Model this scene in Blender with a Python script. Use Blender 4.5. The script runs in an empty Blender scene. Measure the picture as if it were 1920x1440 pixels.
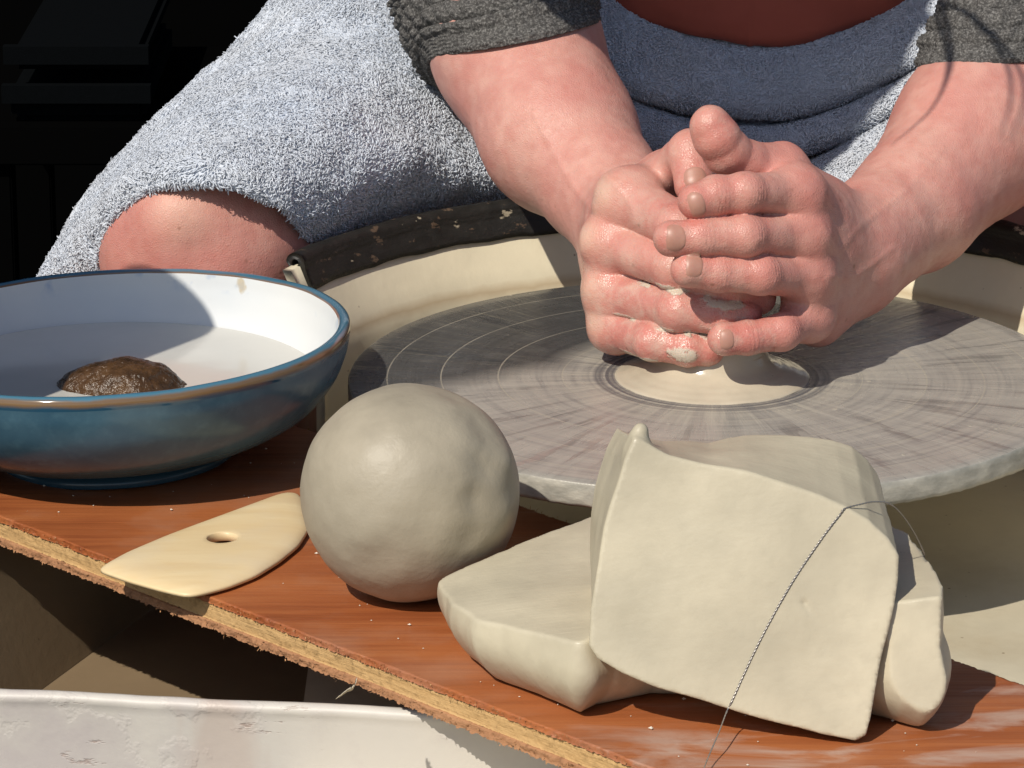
import bpy, bmesh, math, random
import numpy as np
from mathutils import Vector, Matrix, noise as mnoise
random.seed(7); rng = np.random.default_rng(7)
S = 0.01                                   # everything below is written in centimetres

# ------------------------------------------------------------------ camera, sky, sun, exposure
sc = bpy.context.scene
PITCH = math.radians(17.0); DIST = 170.0; HFOV = math.radians(15.0)
FPX = 960.0 / math.tan(HFOV / 2)
RIGHT = np.array([1.0, 0, 0]); FWD = np.array([0, math.cos(PITCH), -math.sin(PITCH)]); UP = np.array([0, math.sin(PITCH), math.cos(PITCH)])
OX, OY = 1335.0, 705.0                      # where the middle of the wheel head sits in the photograph
CAM = -((OX - 960) / FPX * DIST * RIGHT + (720 - OY) / FPX * DIST * UP + DIST * FWD)
cd = bpy.data.cameras.new("camera"); cam = bpy.data.objects.new("camera", cd); sc.collection.objects.link(cam)
cam.location = CAM * S
cam.rotation_euler = (math.pi / 2 - PITCH, 0, 0)
cd.sensor_width = 36; cd.angle = HFOV; cd.clip_start = 0.05; cd.clip_end = 100
sc.camera = cam
SUN = np.array([-0.38, -0.57, 0.73]); SUN /= np.linalg.norm(SUN)
w = bpy.data.worlds.new("World"); sc.world = w; w.use_nodes = True
nt = w.node_tree; nt.nodes.clear()
sky = nt.nodes.new("ShaderNodeTexSky"); sky.sky_type = 'NISHITA'; sky.sun_disc = False
sky.sun_elevation = math.asin(SUN[2]); sky.sun_rotation = math.atan2(SUN[0], SUN[1])
bg = nt.nodes.new("ShaderNodeBackground"); bg.inputs[1].default_value = 0.090
wo = nt.nodes.new("ShaderNodeOutputWorld"); nt.links.new(sky.outputs[0], bg.inputs[0]); nt.links.new(bg.outputs[0], wo.inputs[0])
sl = bpy.data.lights.new("sun", 'SUN'); sl.energy = 4.2; sl.angle = math.radians(0.6); sl.color = (1, 0.93, 0.82)
so = bpy.data.objects.new("sun", sl); sc.collection.objects.link(so)
so.rotation_euler = Vector(SUN).to_track_quat('Z', 'Y').to_euler()
sc.view_settings.view_transform = 'Standard'; sc.view_settings.look = 'None'
sc.view_settings.exposure = 0.0; sc.view_settings.gamma = 1.0

# ------------------------------------------------------------------ helpers
def ray(px, py):
    d = FWD + (px - 960) / FPX * RIGHT + (720 - py) / FPX * UP
    return d
def U(px, py, Y=None, z=None):
    """a point of the place seen at a pixel of the photograph, at distance Y or height z"""
    d = ray(px, py)
    t = (Y - CAM[1]) / d[1] if Y is not None else (z - CAM[2]) / d[2]
    return CAM + t * d
def link(o, parent=None):
    sc.collection.objects.link(o)
    if parent is not None: o.parent = parent
    return o
def tag(o, label, cat, group=None):
    o['label'] = label; o['category'] = cat
    if group: o['group'] = group
    return o
def thing(name, loc, label, cat, group=None):
    o = bpy.data.objects.new(name, None); link(o); o.location = Vector(loc) * S; o.empty_display_size = 0.02
    return tag(o, label, cat, group)
def mesh(name, V, F, mat, parent=None, smooth=True, mats=None, fm=None):
    V = np.asarray(V, dtype=np.float64)
    off = np.array(parent.matrix_world.translation) if False else None
    me = bpy.data.meshes.new(name)
    base = Vector((0, 0, 0))
    p = parent
    while p is not None:
        base = base + p.location; p = p.parent
    VV = V * S - np.array(base)
    if isinstance(F, np.ndarray):
        n, k = F.shape
        me.vertices.add(len(VV)); me.vertices.foreach_set("co", VV.astype(np.float32).ravel())
        me.loops.add(n * k); me.loops.foreach_set("vertex_index", F.astype(np.int32).ravel())
        me.polygons.add(n); me.polygons.foreach_set("loop_start", np.arange(0, n * k, k, dtype=np.int32))
        me.update(calc_edges=True); me.validate()
    else:
        me.from_pydata([tuple(v) for v in VV], [], F); me.update()
    if smooth: me.polygons.foreach_set("use_smooth", np.ones(len(me.polygons), dtype=bool))
    for m in (mats or [mat]): me.materials.append(m)
    if fm is not None: me.polygons.foreach_set("material_index", np.asarray(fm, dtype=np.int32))
    o = bpy.data.objects.new(name, me); link(o, parent)
    return o
def attr(o, name, vals):
    a = o.data.attributes.new(name, 'FLOAT', 'POINT'); a.data.foreach_set("value", np.asarray(vals, dtype=np.float32))
def grid_faces(nu, nv, closed_u=False, closed_v=False):
    i = np.arange(nu if closed_u else nu - 1); j = np.arange(nv if closed_v else nv - 1)
    I, J = np.meshgrid(i, j, indexing='ij'); I2 = (I + 1) % nu; J2 = (J + 1) % nv
    return np.stack([I * nv + J, I2 * nv + J, I2 * nv + J2, I * nv + J2], -1).reshape(-1, 4)
def lathe(prof, n=128, c=(0, 0, 0)):
    pr = np.array(prof); a = np.linspace(0, 2 * np.pi, n, endpoint=False)
    V = np.stack([np.outer(pr[:, 0], np.cos(a)), np.outer(pr[:, 0], np.sin(a)), np.repeat(pr[:, 1:2], n, 1)], -1).reshape(-1, 3) + np.array(c)
    return V, grid_faces(len(pr), n, closed_v=True)[:, ::-1]
def catmull(P, n):
    """P (k,m) control rows -> n rows"""
    P = np.asarray(P, float); k = len(P); Q = np.concatenate([[2 * P[0] - P[1]], P, [2 * P[-1] - P[-2]]])
    t = np.linspace(0, k - 1 - 1e-9, n); i = t.astype(int); f = (t - i)
    sh = (n,) + (1,) * (P.ndim - 1); f = f.reshape(sh)
    a, b, c, d = Q[i], Q[i + 1], Q[i + 2], Q[i + 3]
    return 0.5 * (2 * b + (c - a) * f + (2 * a - 5 * b + 4 * c - d) * f ** 2 + (3 * b - a - 3 * c + d) * f ** 3)
def sheet(ctrl, nu, nv):
    C = np.array(ctrl, float)                # (rows, cols, 3) -> (nu, nv, 3)
    A = catmull(C, nu); B = catmull(A.transpose(1, 0, 2), nv).transpose(1, 0, 2)
    return B
def normals_grid(G):
    du = np.gradient(G, axis=0); dv = np.gradient(G, axis=1); n = np.cross(du, dv)
    return n / (np.linalg.norm(n, axis=-1, keepdims=True) + 1e-9)
# value noise in numpy, three octaves
_T = rng.random((64, 64, 64)).astype(np.float32) * 2 - 1
def vnoise(P, scale=1.0, oct=2):
    out = np.zeros(P.shape[:-1], np.float32); amp = 1.0
    for o in range(oct):
        q = P * scale * (2 ** o) + 17.3 * o + 100; i = np.floor(q).astype(int); f = (q - i).astype(np.float32); f = f * f * (3 - 2 * f)
        i0 = i % 64; i1 = (i + 1) % 64
        x0, y0, z0 = i0[..., 0], i0[..., 1], i0[..., 2]; x1, y1, z1 = i1[..., 0], i1[..., 1], i1[..., 2]
        fx, fy, fz = f[..., 0], f[..., 1], f[..., 2]
        l = lambda a, b, t: a + (b - a) * t
        v = l(l(l(_T[x0, y0, z0], _T[x1, y0, z0], fx), l(_T[x0, y1, z0], _T[x1, y1, z0], fx), fy),
              l(l(_T[x0, y0, z1], _T[x1, y0, z1], fx), l(_T[x0, y1, z1], _T[x1, y1, z1], fx), fy), fz)
        out += amp * v; amp *= 0.5
    return out
def vertex_normals(V, F):
    if F.shape[1] == 4: fn = np.cross(V[F[:, 2]] - V[F[:, 0]], V[F[:, 3]] - V[F[:, 1]])
    else: fn = np.cross(V[F[:, 1]] - V[F[:, 0]], V[F[:, 2]] - V[F[:, 0]])
    N = np.zeros_like(V)
    for k in range(F.shape[1]):
        for c in range(3): N[:, c] += np.bincount(F[:, k], fn[:, c], len(V))
    return N / (np.linalg.norm(N, axis=1, keepdims=True) + 1e-12)
# implicit surfaces -> mesh (surface nets on a sparse grid)
def smin(a, b, k):
    if k <= 0: return np.minimum(a, b)
    h = np.maximum(k - np.abs(a - b), 0) / k
    return np.minimum(a, b) - h * h * k * 0.25
def smax(a, b, k): return -smin(-a, -b, k)
def cone(P, a, b, ra, rb):
    a = np.asarray(a, np.float32); b = np.asarray(b, np.float32); ab = b - a
    t = np.clip(((P - a) @ ab) / max(float(ab @ ab), 1e-6), 0, 1)
    q = P - a - t[..., None] * ab
    return np.sqrt((q * q).sum(-1)) - (ra + (rb - ra) * t)
def ell(P, c, r):
    q = (P - np.asarray(c, np.float32)) / np.asarray(r, np.float32)
    k0 = np.sqrt((q * q).sum(-1)); k1 = np.sqrt(((q / np.asarray(r, np.float32)) ** 2).sum(-1))
    return k0 * (k0 - 1) / (k1 + 1e-6)
def chunks(f, P, n=400000):
    sh = P.shape[:-1]; Q = P.reshape(-1, 3).astype(np.float32)
    return np.concatenate([f(Q[i:i + n]) for i in range(0, len(Q), n)]).reshape(sh)
def surface(f, lo, hi, h, B=8, project=2, slack=1.3):
    lo = np.array(lo, float); hi = np.array(hi, float)
    nb = np.ceil((hi - lo) / (h * B)).astype(int); N = nb * B
    bi = np.stack(np.meshgrid(*[np.arange(k) for k in nb], indexing='ij'), -1).reshape(-1, 3)
    d = chunks(f, lo + (bi + 0.5) * B * h)
    bi = bi[np.abs(d) < B * h * 0.87 * slack + h]
    g = np.stack(np.meshgrid(*[np.arange(B + 1)] * 3, indexing='ij'), -1)
    idx = bi[:, None, None, None, :] * B + g[None]
    D = chunks(f, lo + idx * h)
    neg = D < 0
    cnt = np.zeros((len(bi), B, B, B), np.int8)
    for a in (0, 1):
        for b in (0, 1):
            for c in (0, 1): cnt += neg[:, a:a + B, b:b + B, c:c + B]
    act = (cnt > 0) & (cnt < 8)
    w = np.argwhere(act)
    acc = np.zeros((len(w), 3)); num = np.zeros(len(w))
    corner = lambda a, b, c: D[w[:, 0], w[:, 1] + a, w[:, 2] + b, w[:, 3] + c]
    for ax in range(3):
        for u in (0, 1):
            for v in (0, 1):
                o = [0, 0, 0]; oth = [k for k in range(3) if k != ax]; o[oth[0]] = u; o[oth[1]] = v
                d0 = corner(*o); o2 = list(o); o2[ax] = 1; d1 = corner(*o2)
                m = (d0 < 0) != (d1 < 0)
                t = np.where(m, d0 / np.where(m, d0 - d1, 1), 0)
                p = np.tile(np.array(o, float), (len(w), 1)); p[:, ax] = t
                acc += np.where(m[:, None], p, 0); num += m
    cell = bi[w[:, 0]] * B + w[:, 1:]
    V = lo + (cell + acc / num[:, None]) * h
    M = N + 2
    cid = ((cell[:, 0] + 1) * M[1] + cell[:, 1] + 1) * M[2] + cell[:, 2] + 1
    order = np.argsort(cid); sid = cid[order]
    faces = []
    for ax in range(3):
        s0 = neg[:, :B, :B, :B]
        sl_ = [slice(0, B)] * 3; sl_[ax] = slice(1, B + 1)
        s1 = neg[(slice(None),) + tuple(sl_)]
        e = np.argwhere(s0 != s1)
        if not len(e): continue
        inside = s0[e[:, 0], e[:, 1], e[:, 2], e[:, 3]]
        gi = bi[e[:, 0]] * B + e[:, 1:]
        oth = [(ax + 1) % 3, (ax + 2) % 3]
        q = []
        for (u, v) in ((-1, -1), (0, -1), (0, 0), (-1, 0)):
            c = gi.copy(); c[:, oth[0]] += u; c[:, oth[1]] += v
            ci = ((c[:, 0] + 1) * M[1] + c[:, 1] + 1) * M[2] + c[:, 2] + 1
            k = np.clip(np.searchsorted(sid, ci), 0, len(sid) - 1)
            q.append(np.where(sid[k] == ci, order[k], -1))
        q = np.stack(q, -1); q[~inside] = q[~inside][:, ::-1]
        faces.append(q[(q >= 0).all(1)])
    F = np.concatenate(faces)
    for _ in range(project):
        V = project_to(f, V, h)
    return V, F
def grad(f, V, e=0.02):
    d0 = chunks(f, V)
    g = np.stack([chunks(f, V + np.eye(3)[k] * e) - d0 for k in range(3)], -1) / e
    return d0, g
def project_to(f, V, h):
    d0, g = grad(f, V)
    n2 = np.maximum((g * g).sum(-1), 0.25)
    st = np.clip(d0 / n2, -h, h)[:, None] * g
    return V - st

# ------------------------------------------------------------------ materials
class NB:
    def __init__(s, name):
        s.m = bpy.data.materials.new(name); s.m.use_nodes = True; s.t = s.m.node_tree; s.t.nodes.clear()
        s.out = s.n("ShaderNodeOutputMaterial"); s.b = s.n("ShaderNodeBsdfPrincipled"); s.l(s.b.outputs[0], s.out.inputs[0])
        s.co = s.n("ShaderNodeTexCoord").outputs['Object']
    def n(s, t, **kw):
        x = s.t.nodes.new(t)
        for k, v in kw.items(): setattr(x, k, v)
        return x
    def l(s, a, b): s.t.links.new(a, b)
    def set(s, **kw):
        for k, v in kw.items():
            i = s.b.inputs[k.replace('_', ' ')]
            if hasattr(v, 'is_output'): s.l(v, i)
            else: i.default_value = v if not (isinstance(v, tuple) and len(v) == 3 and i.type == 'RGBA') else v + (1,)
        return s
    def noise(s, scale, detail=4, rough=0.55, vec=None, dist=0.0):
        x = s.n("ShaderNodeTexNoise"); x.inputs['Scale'].default_value = scale; x.inputs['Detail'].default_value = detail
        x.inputs['Roughness'].default_value = rough; x.inputs['Distortion'].default_value = dist; s.l(vec or s.co, x.inputs['Vector']); return x.outputs[0]
    def voro(s, scale, feature='F1', vec=None):
        x = s.n("ShaderNodeTexVoronoi"); x.feature = feature; x.inputs['Scale'].default_value = scale; s.l(vec or s.co, x.inputs['Vector']); return x.outputs['Distance']
    def ramp(s, v, stops):
        x = s.n("ShaderNodeValToRGB"); e = x.color_ramp.elements
        while len(e) < len(stops): e.new(0.5)
        for q, (p, c) in zip(e, stops):
            q.position = p; q.color = (c, c, c, 1) if not isinstance(c, tuple) else c + (1,)
        s.l(v, x.inputs[0]); return x.outputs[0]
    def mix(s, f, a, b, mode='MIX'):
        x = s.n("ShaderNodeMix", data_type='RGBA', blend_type=mode)
        for v, i in ((f, 0), (a, 6), (b, 7)):
            if hasattr(v, 'is_output'): s.l(v, x.inputs[i])
            else: x.inputs[i].default_value = v if not isinstance(v, tuple) else v + (1,)
        return x.outputs[2]
    def math(s, op, a, b=0.0, c=None, clamp=False):
        x = s.n("ShaderNodeMath", operation=op, use_clamp=clamp)
        for i, v in enumerate((a, b) if c is None else (a, b, c)):
            if hasattr(v, 'is_output'): s.l(v, x.inputs[i])
            else: x.inputs[i].default_value = v
        return x.outputs[0]
    def map(s, scale=(1, 1, 1), rot=(0, 0, 0), loc=(0, 0, 0), vec=None):
        x = s.n("ShaderNodeMapping"); x.inputs['Scale'].default_value = scale; x.inputs['Rotation'].default_value = rot; x.inputs['Location'].default_value = loc
        s.l(vec or s.co, x.inputs[0]); return x.outputs[0]
    def attr(s, name): return s.n("ShaderNodeAttribute", attribute_name=name).outputs['Fac']
    def xyz(s, vec=None):
        x = s.n("ShaderNodeSeparateXYZ"); s.l(vec or s.co, x.inputs[0]); return x.outputs
    def comb(s, x, y, z):
        q = s.n("ShaderNodeCombineXYZ")
        for i, v in enumerate((x, y, z)):
            if hasattr(v, 'is_output'): s.l(v, q.inputs[i])
            else: q.inputs[i].default_value = v
        return q.outputs[0]
    def bump(s, h, dist=0.0005, strength=1.0, prev=None):
        x = s.n("ShaderNodeBump"); x.inputs['Distance'].default_value = dist; x.inputs['Strength'].default_value = strength
        s.l(h, x.inputs['Height'])
        if prev is not None: s.l(prev, x.inputs['Normal'])
        s.l(x.outputs[0], s.b.inputs['Normal']); return x.outputs[0]

def m_skin():
    b = NB("skin")
    big = b.noise(38, 3); mid = b.noise(140, 4); fine = b.noise(420, 3)
    c = b.mix(b.ramp(big, [(0.35, 0.0), (0.7, 1.0)]), (0.60, 0.325, 0.265), (0.53, 0.235, 0.195))
    c = b.mix(b.math('MULTIPLY', b.ramp(mid, [(0.4, 0.0), (0.7, 1.0)]), 0.45), c, (0.47, 0.175, 0.14))
    c = b.mix(b.math('MULTIPLY', b.attr('red'), 0.75), c, (0.53, 0.13, 0.105))
    c = b.mix(b.math('MULTIPLY', b.attr('pale'), 0.7), c, (0.72, 0.52, 0.38))
    fr = b.ramp(b.voro(90), [(0.0, 1.0), (0.06, 0.8), (0.12, 0.0)])
    frm = b.ramp(b.noise(45, 2), [(0.48, 0.0), (0.6, 1.0)])
    c = b.mix(b.math('MULTIPLY', b.math('MULTIPLY', fr, frm), 0.7), c, (0.25, 0.10, 0.06))
    clay = b.math('MULTIPLY', b.attr('clay'), b.ramp(b.noise(260, 4), [(0.3, 0.3), (0.55, 1.0)]))
    clay = b.ramp(clay, [(0.25, 0.0), (0.5, 1.0)])
    c = b.mix(b.math('MULTIPLY', clay, 0.9), c, (0.55, 0.50, 0.40))
    fl = b.math('MULTIPLY', b.attr('wet'), b.ramp(b.noise(120, 5, 0.65), [(0.42, 0.0), (0.66, 0.55)])); c = b.mix(fl, c, (0.60, 0.46, 0.37))
    b.set(Base_Color=c, Subsurface_Weight=0.18, Subsurface_Scale=0.003, Subsurface_Radius=(1.0, 0.32, 0.18), Specular_IOR_Level=0.42)
    ro = b.math('ADD', 0.40, b.math('MULTIPLY', fine, 0.16)); wet = b.math('MAXIMUM', b.attr('wet'), clay)
    b.set(Roughness=b.math('SUBTRACT', ro, b.math('MULTIPLY', wet, 0.24)))
    v = b.n("ShaderNodeTexVoronoi", feature='DISTANCE_TO_EDGE'); v.inputs['Scale'].default_value = 900; b.l(b.co, v.inputs[0])
    n1 = b.bump(v.outputs[0], 0.0005, 0.5); n2 = b.bump(b.noise(260, 6, 0.65), 0.0007, 0.4, n1); b.bump(clay, 0.0006, 0.8, n2)
    return b.m
def m_nail():
    b = NB("nail"); b.set(Base_Color=b.mix(b.noise(300, 3), (0.38, 0.18, 0.135), (0.46, 0.25, 0.19)), Roughness=0.42, Subsurface_Weight=0.1, Subsurface_Scale=0.002); return b.m
def m_clay(name, col, rough=0.5, bumpd=0.0004):
    b = NB(name); x = b.noise(22, 4); y = b.noise(160, 4)
    dk = tuple(c * 0.80 for c in col); lt = tuple(min(1, c * 1.06) for c in col)
    c = b.mix(b.ramp(x, [(0.3, 0.0), (0.7, 1.0)]), dk, lt)
    c = b.mix(b.math('MULTIPLY', b.ramp(y, [(0.5, 0.0), (0.8, 1.0)]), 0.25), c, tuple(k * 0.72 for k in col))
    sp = b.ramp(b.voro(120), [(0.0, 1.0), (0.03, 0.6), (0.05, 0.0)]); spm = b.ramp(b.noise(60, 1), [(0.58, 0.0), (0.62, 1.0)])
    c = b.mix(b.math('MULTIPLY', b.math('MULTIPLY', sp, spm), 0.6), c, (0.12, 0.09, 0.06))
    b.set(Base_Color=c, Roughness=b.math('ADD', rough - 0.08, b.math('MULTIPLY', x, 0.16)), Specular_IOR_Level=0.4)
    n = b.bump(b.noise(45, 5, 0.6), bumpd * 2.5, 0.5); n = b.bump(b.noise(150, 6, 0.65), bumpd, 0.7, n)
    st = b.noise(60, 4, 0.5, b.map((1, 9, 1), (0, 0, 0.5))); b.bump(st, bumpd * (1.0 if 'cut' in name else 0.3), 0.5, n)
    return b.m
def m_terry():
    b = NB("terry"); r = b.attr('rnd')
    c = b.mix(r, (0.50, 0.56, 0.66), (0.70, 0.745, 0.82)); c = b.mix(b.math('MULTIPLY', b.ramp(b.noise(14, 3), [(0.4, 0.0), (0.7, 1.0)]), 0.4), c, (0.66, 0.67, 0.69))
    b.set(Base_Color=c, Roughness=0.95, Specular_IOR_Level=0.1, Sheen_Weight=0.2); return b.m
def m_knit():
    b = NB("heather knit"); a = b.noise(850, 2, 0.7); c = b.noise(420, 5, 0.7)
    col = b.ramp(a, [(0.30, (0.012, 0.012, 0.014)), (0.47, (0.055, 0.052, 0.052)), (0.58, (0.15, 0.145, 0.14)), (0.74, (0.34, 0.33, 0.31))])
    col = b.mix(0.35, col, b.mix(c, (0.02, 0.02, 0.022), (0.24, 0.23, 0.21)))
    b.set(Base_Color=col, Roughness=0.95, Specular_IOR_Level=0.1); b.bump(b.noise(600, 3, 0.7), 0.0012, 0.9); return b.m
def m_shirt():
    b = NB("red brown cotton"); n = b.noise(40, 3)
    b.set(Base_Color=b.mix(n, (0.32, 0.075, 0.048), (0.40, 0.10, 0.065)), Roughness=0.9, Specular_IOR_Level=0.15, Sheen_Weight=0.1)
    x = b.n("ShaderNodeTexWave"); x.inputs['Scale'].default_value = 700; b.l(b.co, x.inputs[0]); n1 = b.bump(x.outputs['Fac'], 0.0002, 0.4); b.bump(n, 0.004, 0.4, n1); return b.m
def m_wheel():
    b = NB("wet aluminium"); X, Y, Z = b.xyz(); 
    r = b.math('SQRT', b.math('ADD', b.math('MULTIPLY', X, X), b.math('MULTIPLY', Y, Y)))
    th = b.math('ARCTAN2', Y, X)
    ux = b.math('DIVIDE', X, b.math('MAXIMUM', r, 0.001)); uy = b.math('DIVIDE', Y, b.math('MAXIMUM', r, 0.001))
    # slurry flung outward: streaks long in radius, narrow round the wheel
    st = b.noise(1.0, 4, 0.6, b.comb(b.math('MULTIPLY', ux, 13), b.math('MULTIPLY', uy, 13), b.math('MULTIPLY', r, 16)), 0.6)
    st2 = b.noise(1.0, 5, 0.6, b.comb(b.math('MULTIPLY', ux, 24), b.math('MULTIPLY', uy, 24), b.math('MULTIPLY', r, 22)), 0.9)
    ring = b.noise(1.0, 3, 0.6, b.comb(b.math('MULTIPLY', r, 1500), b.math('MULTIPLY', ux, 0.8), b.math('MULTIPLY', uy, 0.8)))
    blot = b.noise(30, 4)
    # shade on the far left is painted in: pale film thinned over dark metal
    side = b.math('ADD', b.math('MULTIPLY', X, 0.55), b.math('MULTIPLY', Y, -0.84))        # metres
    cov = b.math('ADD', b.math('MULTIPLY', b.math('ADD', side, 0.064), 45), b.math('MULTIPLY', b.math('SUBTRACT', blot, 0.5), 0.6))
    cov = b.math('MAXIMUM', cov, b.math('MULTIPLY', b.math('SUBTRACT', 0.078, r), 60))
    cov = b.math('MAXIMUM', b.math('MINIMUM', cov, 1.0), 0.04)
    holes = b.math('MULTIPLY', b.ramp(st, [(0.58, 0.0), (0.62, 1.0)]), b.ramp(r, [(0.07, 0.0), (0.085, 1.0)]))
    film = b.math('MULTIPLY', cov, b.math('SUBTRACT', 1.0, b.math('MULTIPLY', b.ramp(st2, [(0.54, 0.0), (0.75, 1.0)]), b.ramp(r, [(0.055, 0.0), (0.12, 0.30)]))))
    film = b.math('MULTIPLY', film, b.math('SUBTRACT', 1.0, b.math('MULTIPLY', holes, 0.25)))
    fcol = b.mix(b.ramp(r, [(0.05, 0.0), (0.075, 1.0)]), (0.49, 0.45, 0.365), (0.385, 0.36, 0.315))
    fcol = b.mix(b.ramp(st, [(0.35, 0.0), (0.6, 1.0)]), fcol, (0.29, 0.272, 0.245))
    smear = b.noise(1.0, 4, 0.6, b.comb(b.math('MULTIPLY', r, 330), b.math('MULTIPLY', ux, 1.6), b.math('MULTIPLY', uy, 1.6)))
    fcol = b.mix(b.math('MULTIPLY', b.ramp(smear, [(0.38, 0.0), (0.68, 1.0)]), 0.55), fcol, (0.47, 0.43, 0.36))
    fcol = b.mix(b.math('MULTIPLY', b.ramp(smear, [(0.30, 1.0), (0.45, 0.0)]), 0.5), fcol, (0.235, 0.22, 0.20))
    metal = b.mix(b.ramp(ring, [(0.3, 0.0), (0.7, 1.0)]), (0.055, 0.055, 0.054), (0.095, 0.094, 0.092))
    metal = b.mix(b.ramp(b.noise(55, 4), [(0.5, 0.0), (0.75, 0.5)]), metal, (0.15, 0.148, 0.14))
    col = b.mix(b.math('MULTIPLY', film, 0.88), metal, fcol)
    # turned grooves filled with pale slip
    gl = None
    for R, wd in ((0.142, 0.00028), (0.1185, 0.00028), (0.0935, 0.0003), (0.0655, 0.00022)):
        q = b.math('LESS_THAN', b.math('ABSOLUTE', b.math('SUBTRACT', r, R)), wd)
        gl = q if gl is None else b.math('MAXIMUM', gl, q)
    gl = b.math('MULTIPLY', gl, b.ramp(b.noise(40, 2), [(0.25, 0.35), (0.6, 0.9)]))
    col = b.mix(gl, col, (0.40, 0.365, 0.29))
    spk = b.math('MULTIPLY', b.ramp(b.voro(95), [(0.0, 1.0), (0.07, 1.0), (0.11, 0.0)]), b.ramp(b.noise(50, 1), [(0.58, 0.0), (0.62, 1.0)]))
    col = b.mix(b.math('MULTIPLY', spk, 0.8), col, (0.45, 0.41, 0.33))
    # rings of trodden slip round the clay
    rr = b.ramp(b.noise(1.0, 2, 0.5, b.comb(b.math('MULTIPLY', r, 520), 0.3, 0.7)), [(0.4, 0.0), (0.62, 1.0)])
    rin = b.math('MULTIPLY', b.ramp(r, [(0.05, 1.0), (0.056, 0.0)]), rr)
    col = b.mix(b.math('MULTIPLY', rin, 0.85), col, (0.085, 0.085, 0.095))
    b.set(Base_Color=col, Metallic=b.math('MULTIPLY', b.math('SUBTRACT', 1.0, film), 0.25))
    rough = b.math('ADD', 0.20, b.math('MULTIPLY', b.noise(45, 4), 0.14)); rough = b.math('SUBTRACT', rough, b.math('MULTIPLY', holes, 0.16), clamp=True)
    b.set(Roughness=b.math('MAXIMUM', rough, 0.06), Specular_IOR_Level=0.5)
    n = b.bump(ring, 0.0001, 0.35); b.bump(b.math('ADD', st2, b.math('MULTIPLY', spk, 0.6)), 0.0009, 0.35, n)
    return b.m
def m_rim_edge():
    b = NB("slip crusted edge"); X, Y, Z = b.xyz()
    n = b.noise(1.0, 4, 0.6, b.map((90, 90, 160)))
    c = b.ramp(n, [(0.3, (0.30, 0.29, 0.25)), (0.5, (0.42, 0.40, 0.345)), (0.7, (0.56, 0.53, 0.45))])
    b.set(Base_Color=c, Roughness=0.35, Metallic=0.1); b.bump(n, 0.0012, 0.5); return b.m
def m_cream(name, col, dirt=0.3):
    b = NB(name); n = b.noise(20, 5); s = b.noise(9, 5, 0.6, b.map((1, 1, 0.35)))
    c = b.mix(b.ramp(n, [(0.35, 0.0), (0.7, 1.0)]), col, tuple(k * 0.86 for k in col))
    c = b.mix(b.math('MULTIPLY', b.ramp(s, [(0.52, 0.0), (0.7, 1.0)]), dirt), c, (0.34, 0.26, 0.15))
    sp = b.math('MULTIPLY', b.ramp(b.voro(130), [(0.0, 1.0), (0.06, 1.0), (0.10, 0.0)]), b.ramp(b.noise(28, 2), [(0.52, 0.0), (0.6, 1.0)]))
    c = b.mix(b.math('MULTIPLY', sp, 0.75), c, (0.12, 0.07, 0.035))
    # the old water line
    X, Y, Z = b.xyz(); zz = b.math('ADD', Z, b.math('MULTIPLY', b.noise(60, 3), 0.004))
    wl = b.ramp(b.math('ABSOLUTE', b.math('ADD', zz, 0.005 - 0.75)), [(0.0, 1.0), (0.0016, 0.8), (0.003, 0.0)])
    c = b.mix(b.math('MULTIPLY', wl, 1.6 * dirt), c, (0.36, 0.22, 0.09))
    b.set(Base_Color=c, Roughness=0.55); b.bump(b.noise(180, 4), 0.0004, 0.4); return b.m
def m_peel():
    b = NB("peeling white paint")
    p = b.noise(16, 6, 0.62); q = b.noise(34, 5, 0.6); v = b.noise(12, 5, 0.6, b.map((1, 1, 0.3)))
    c = b.mix(b.ramp(p, [(0.44, 0.0), (0.60, 1.0)]), (0.58, 0.545, 0.49), (0.50, 0.455, 0.43))
    c = b.mix(b.math('MULTIPLY', b.ramp(v, [(0.55, 0.0), (0.62, 1.0)]), 0.55), c, (0.50, 0.40, 0.34))
    cr = b.ramp(b.noise(60, 6, 0.7, b.map((0.35, 1, 1.4))), [(0.655, 0.0), (0.69, 1.0)])
    c = b.mix(b.math('MULTIPLY', cr, 0.55), c, (0.30, 0.20, 0.16))
    c = b.mix(b.math('MULTIPLY', b.ramp(q, [(0.62, 0.0), (0.70, 1.0)]), 0.3), c, (0.62, 0.58, 0.52))
    b.set(Base_Color=c, Roughness=0.5)
    n = b.bump(b.ramp(p, [(0.48, 0.0), (0.515, 1.0)]), 0.0003, 0.6); n = b.bump(b.noise(220, 4), 0.0003, 0.4, n); b.bump(b.math('SUBTRACT', 1.0, cr), 0.0003, 0.6, n); return b.m
def m_rubber():
    b = NB("worn black rubber"); n = b.noise(95, 6, 0.65, b.map((1, 1, 2.0))); f = b.noise(150, 4)
    c = b.mix(f, (0.007, 0.007, 0.0065), (0.024, 0.022, 0.019))
    c = b.mix(b.ramp(n, [(0.60, 0.0), (0.63, 0.75)]), c, (0.13, 0.085, 0.055))
    c = b.mix(b.ramp(b.noise(62, 5, 0.6, b.map((1, 1, 1.6), loc=(0.4, 0.1, 0))), [(0.66, 0.0), (0.685, 0.9)]), c, (0.42, 0.36, 0.26))
    b.set(Base_Color=c, Roughness=b.math('ADD', 0.35, b.math('MULTIPLY', f, 0.3))); b.bump(n, 0.0015, 0.7); return b.m
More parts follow.
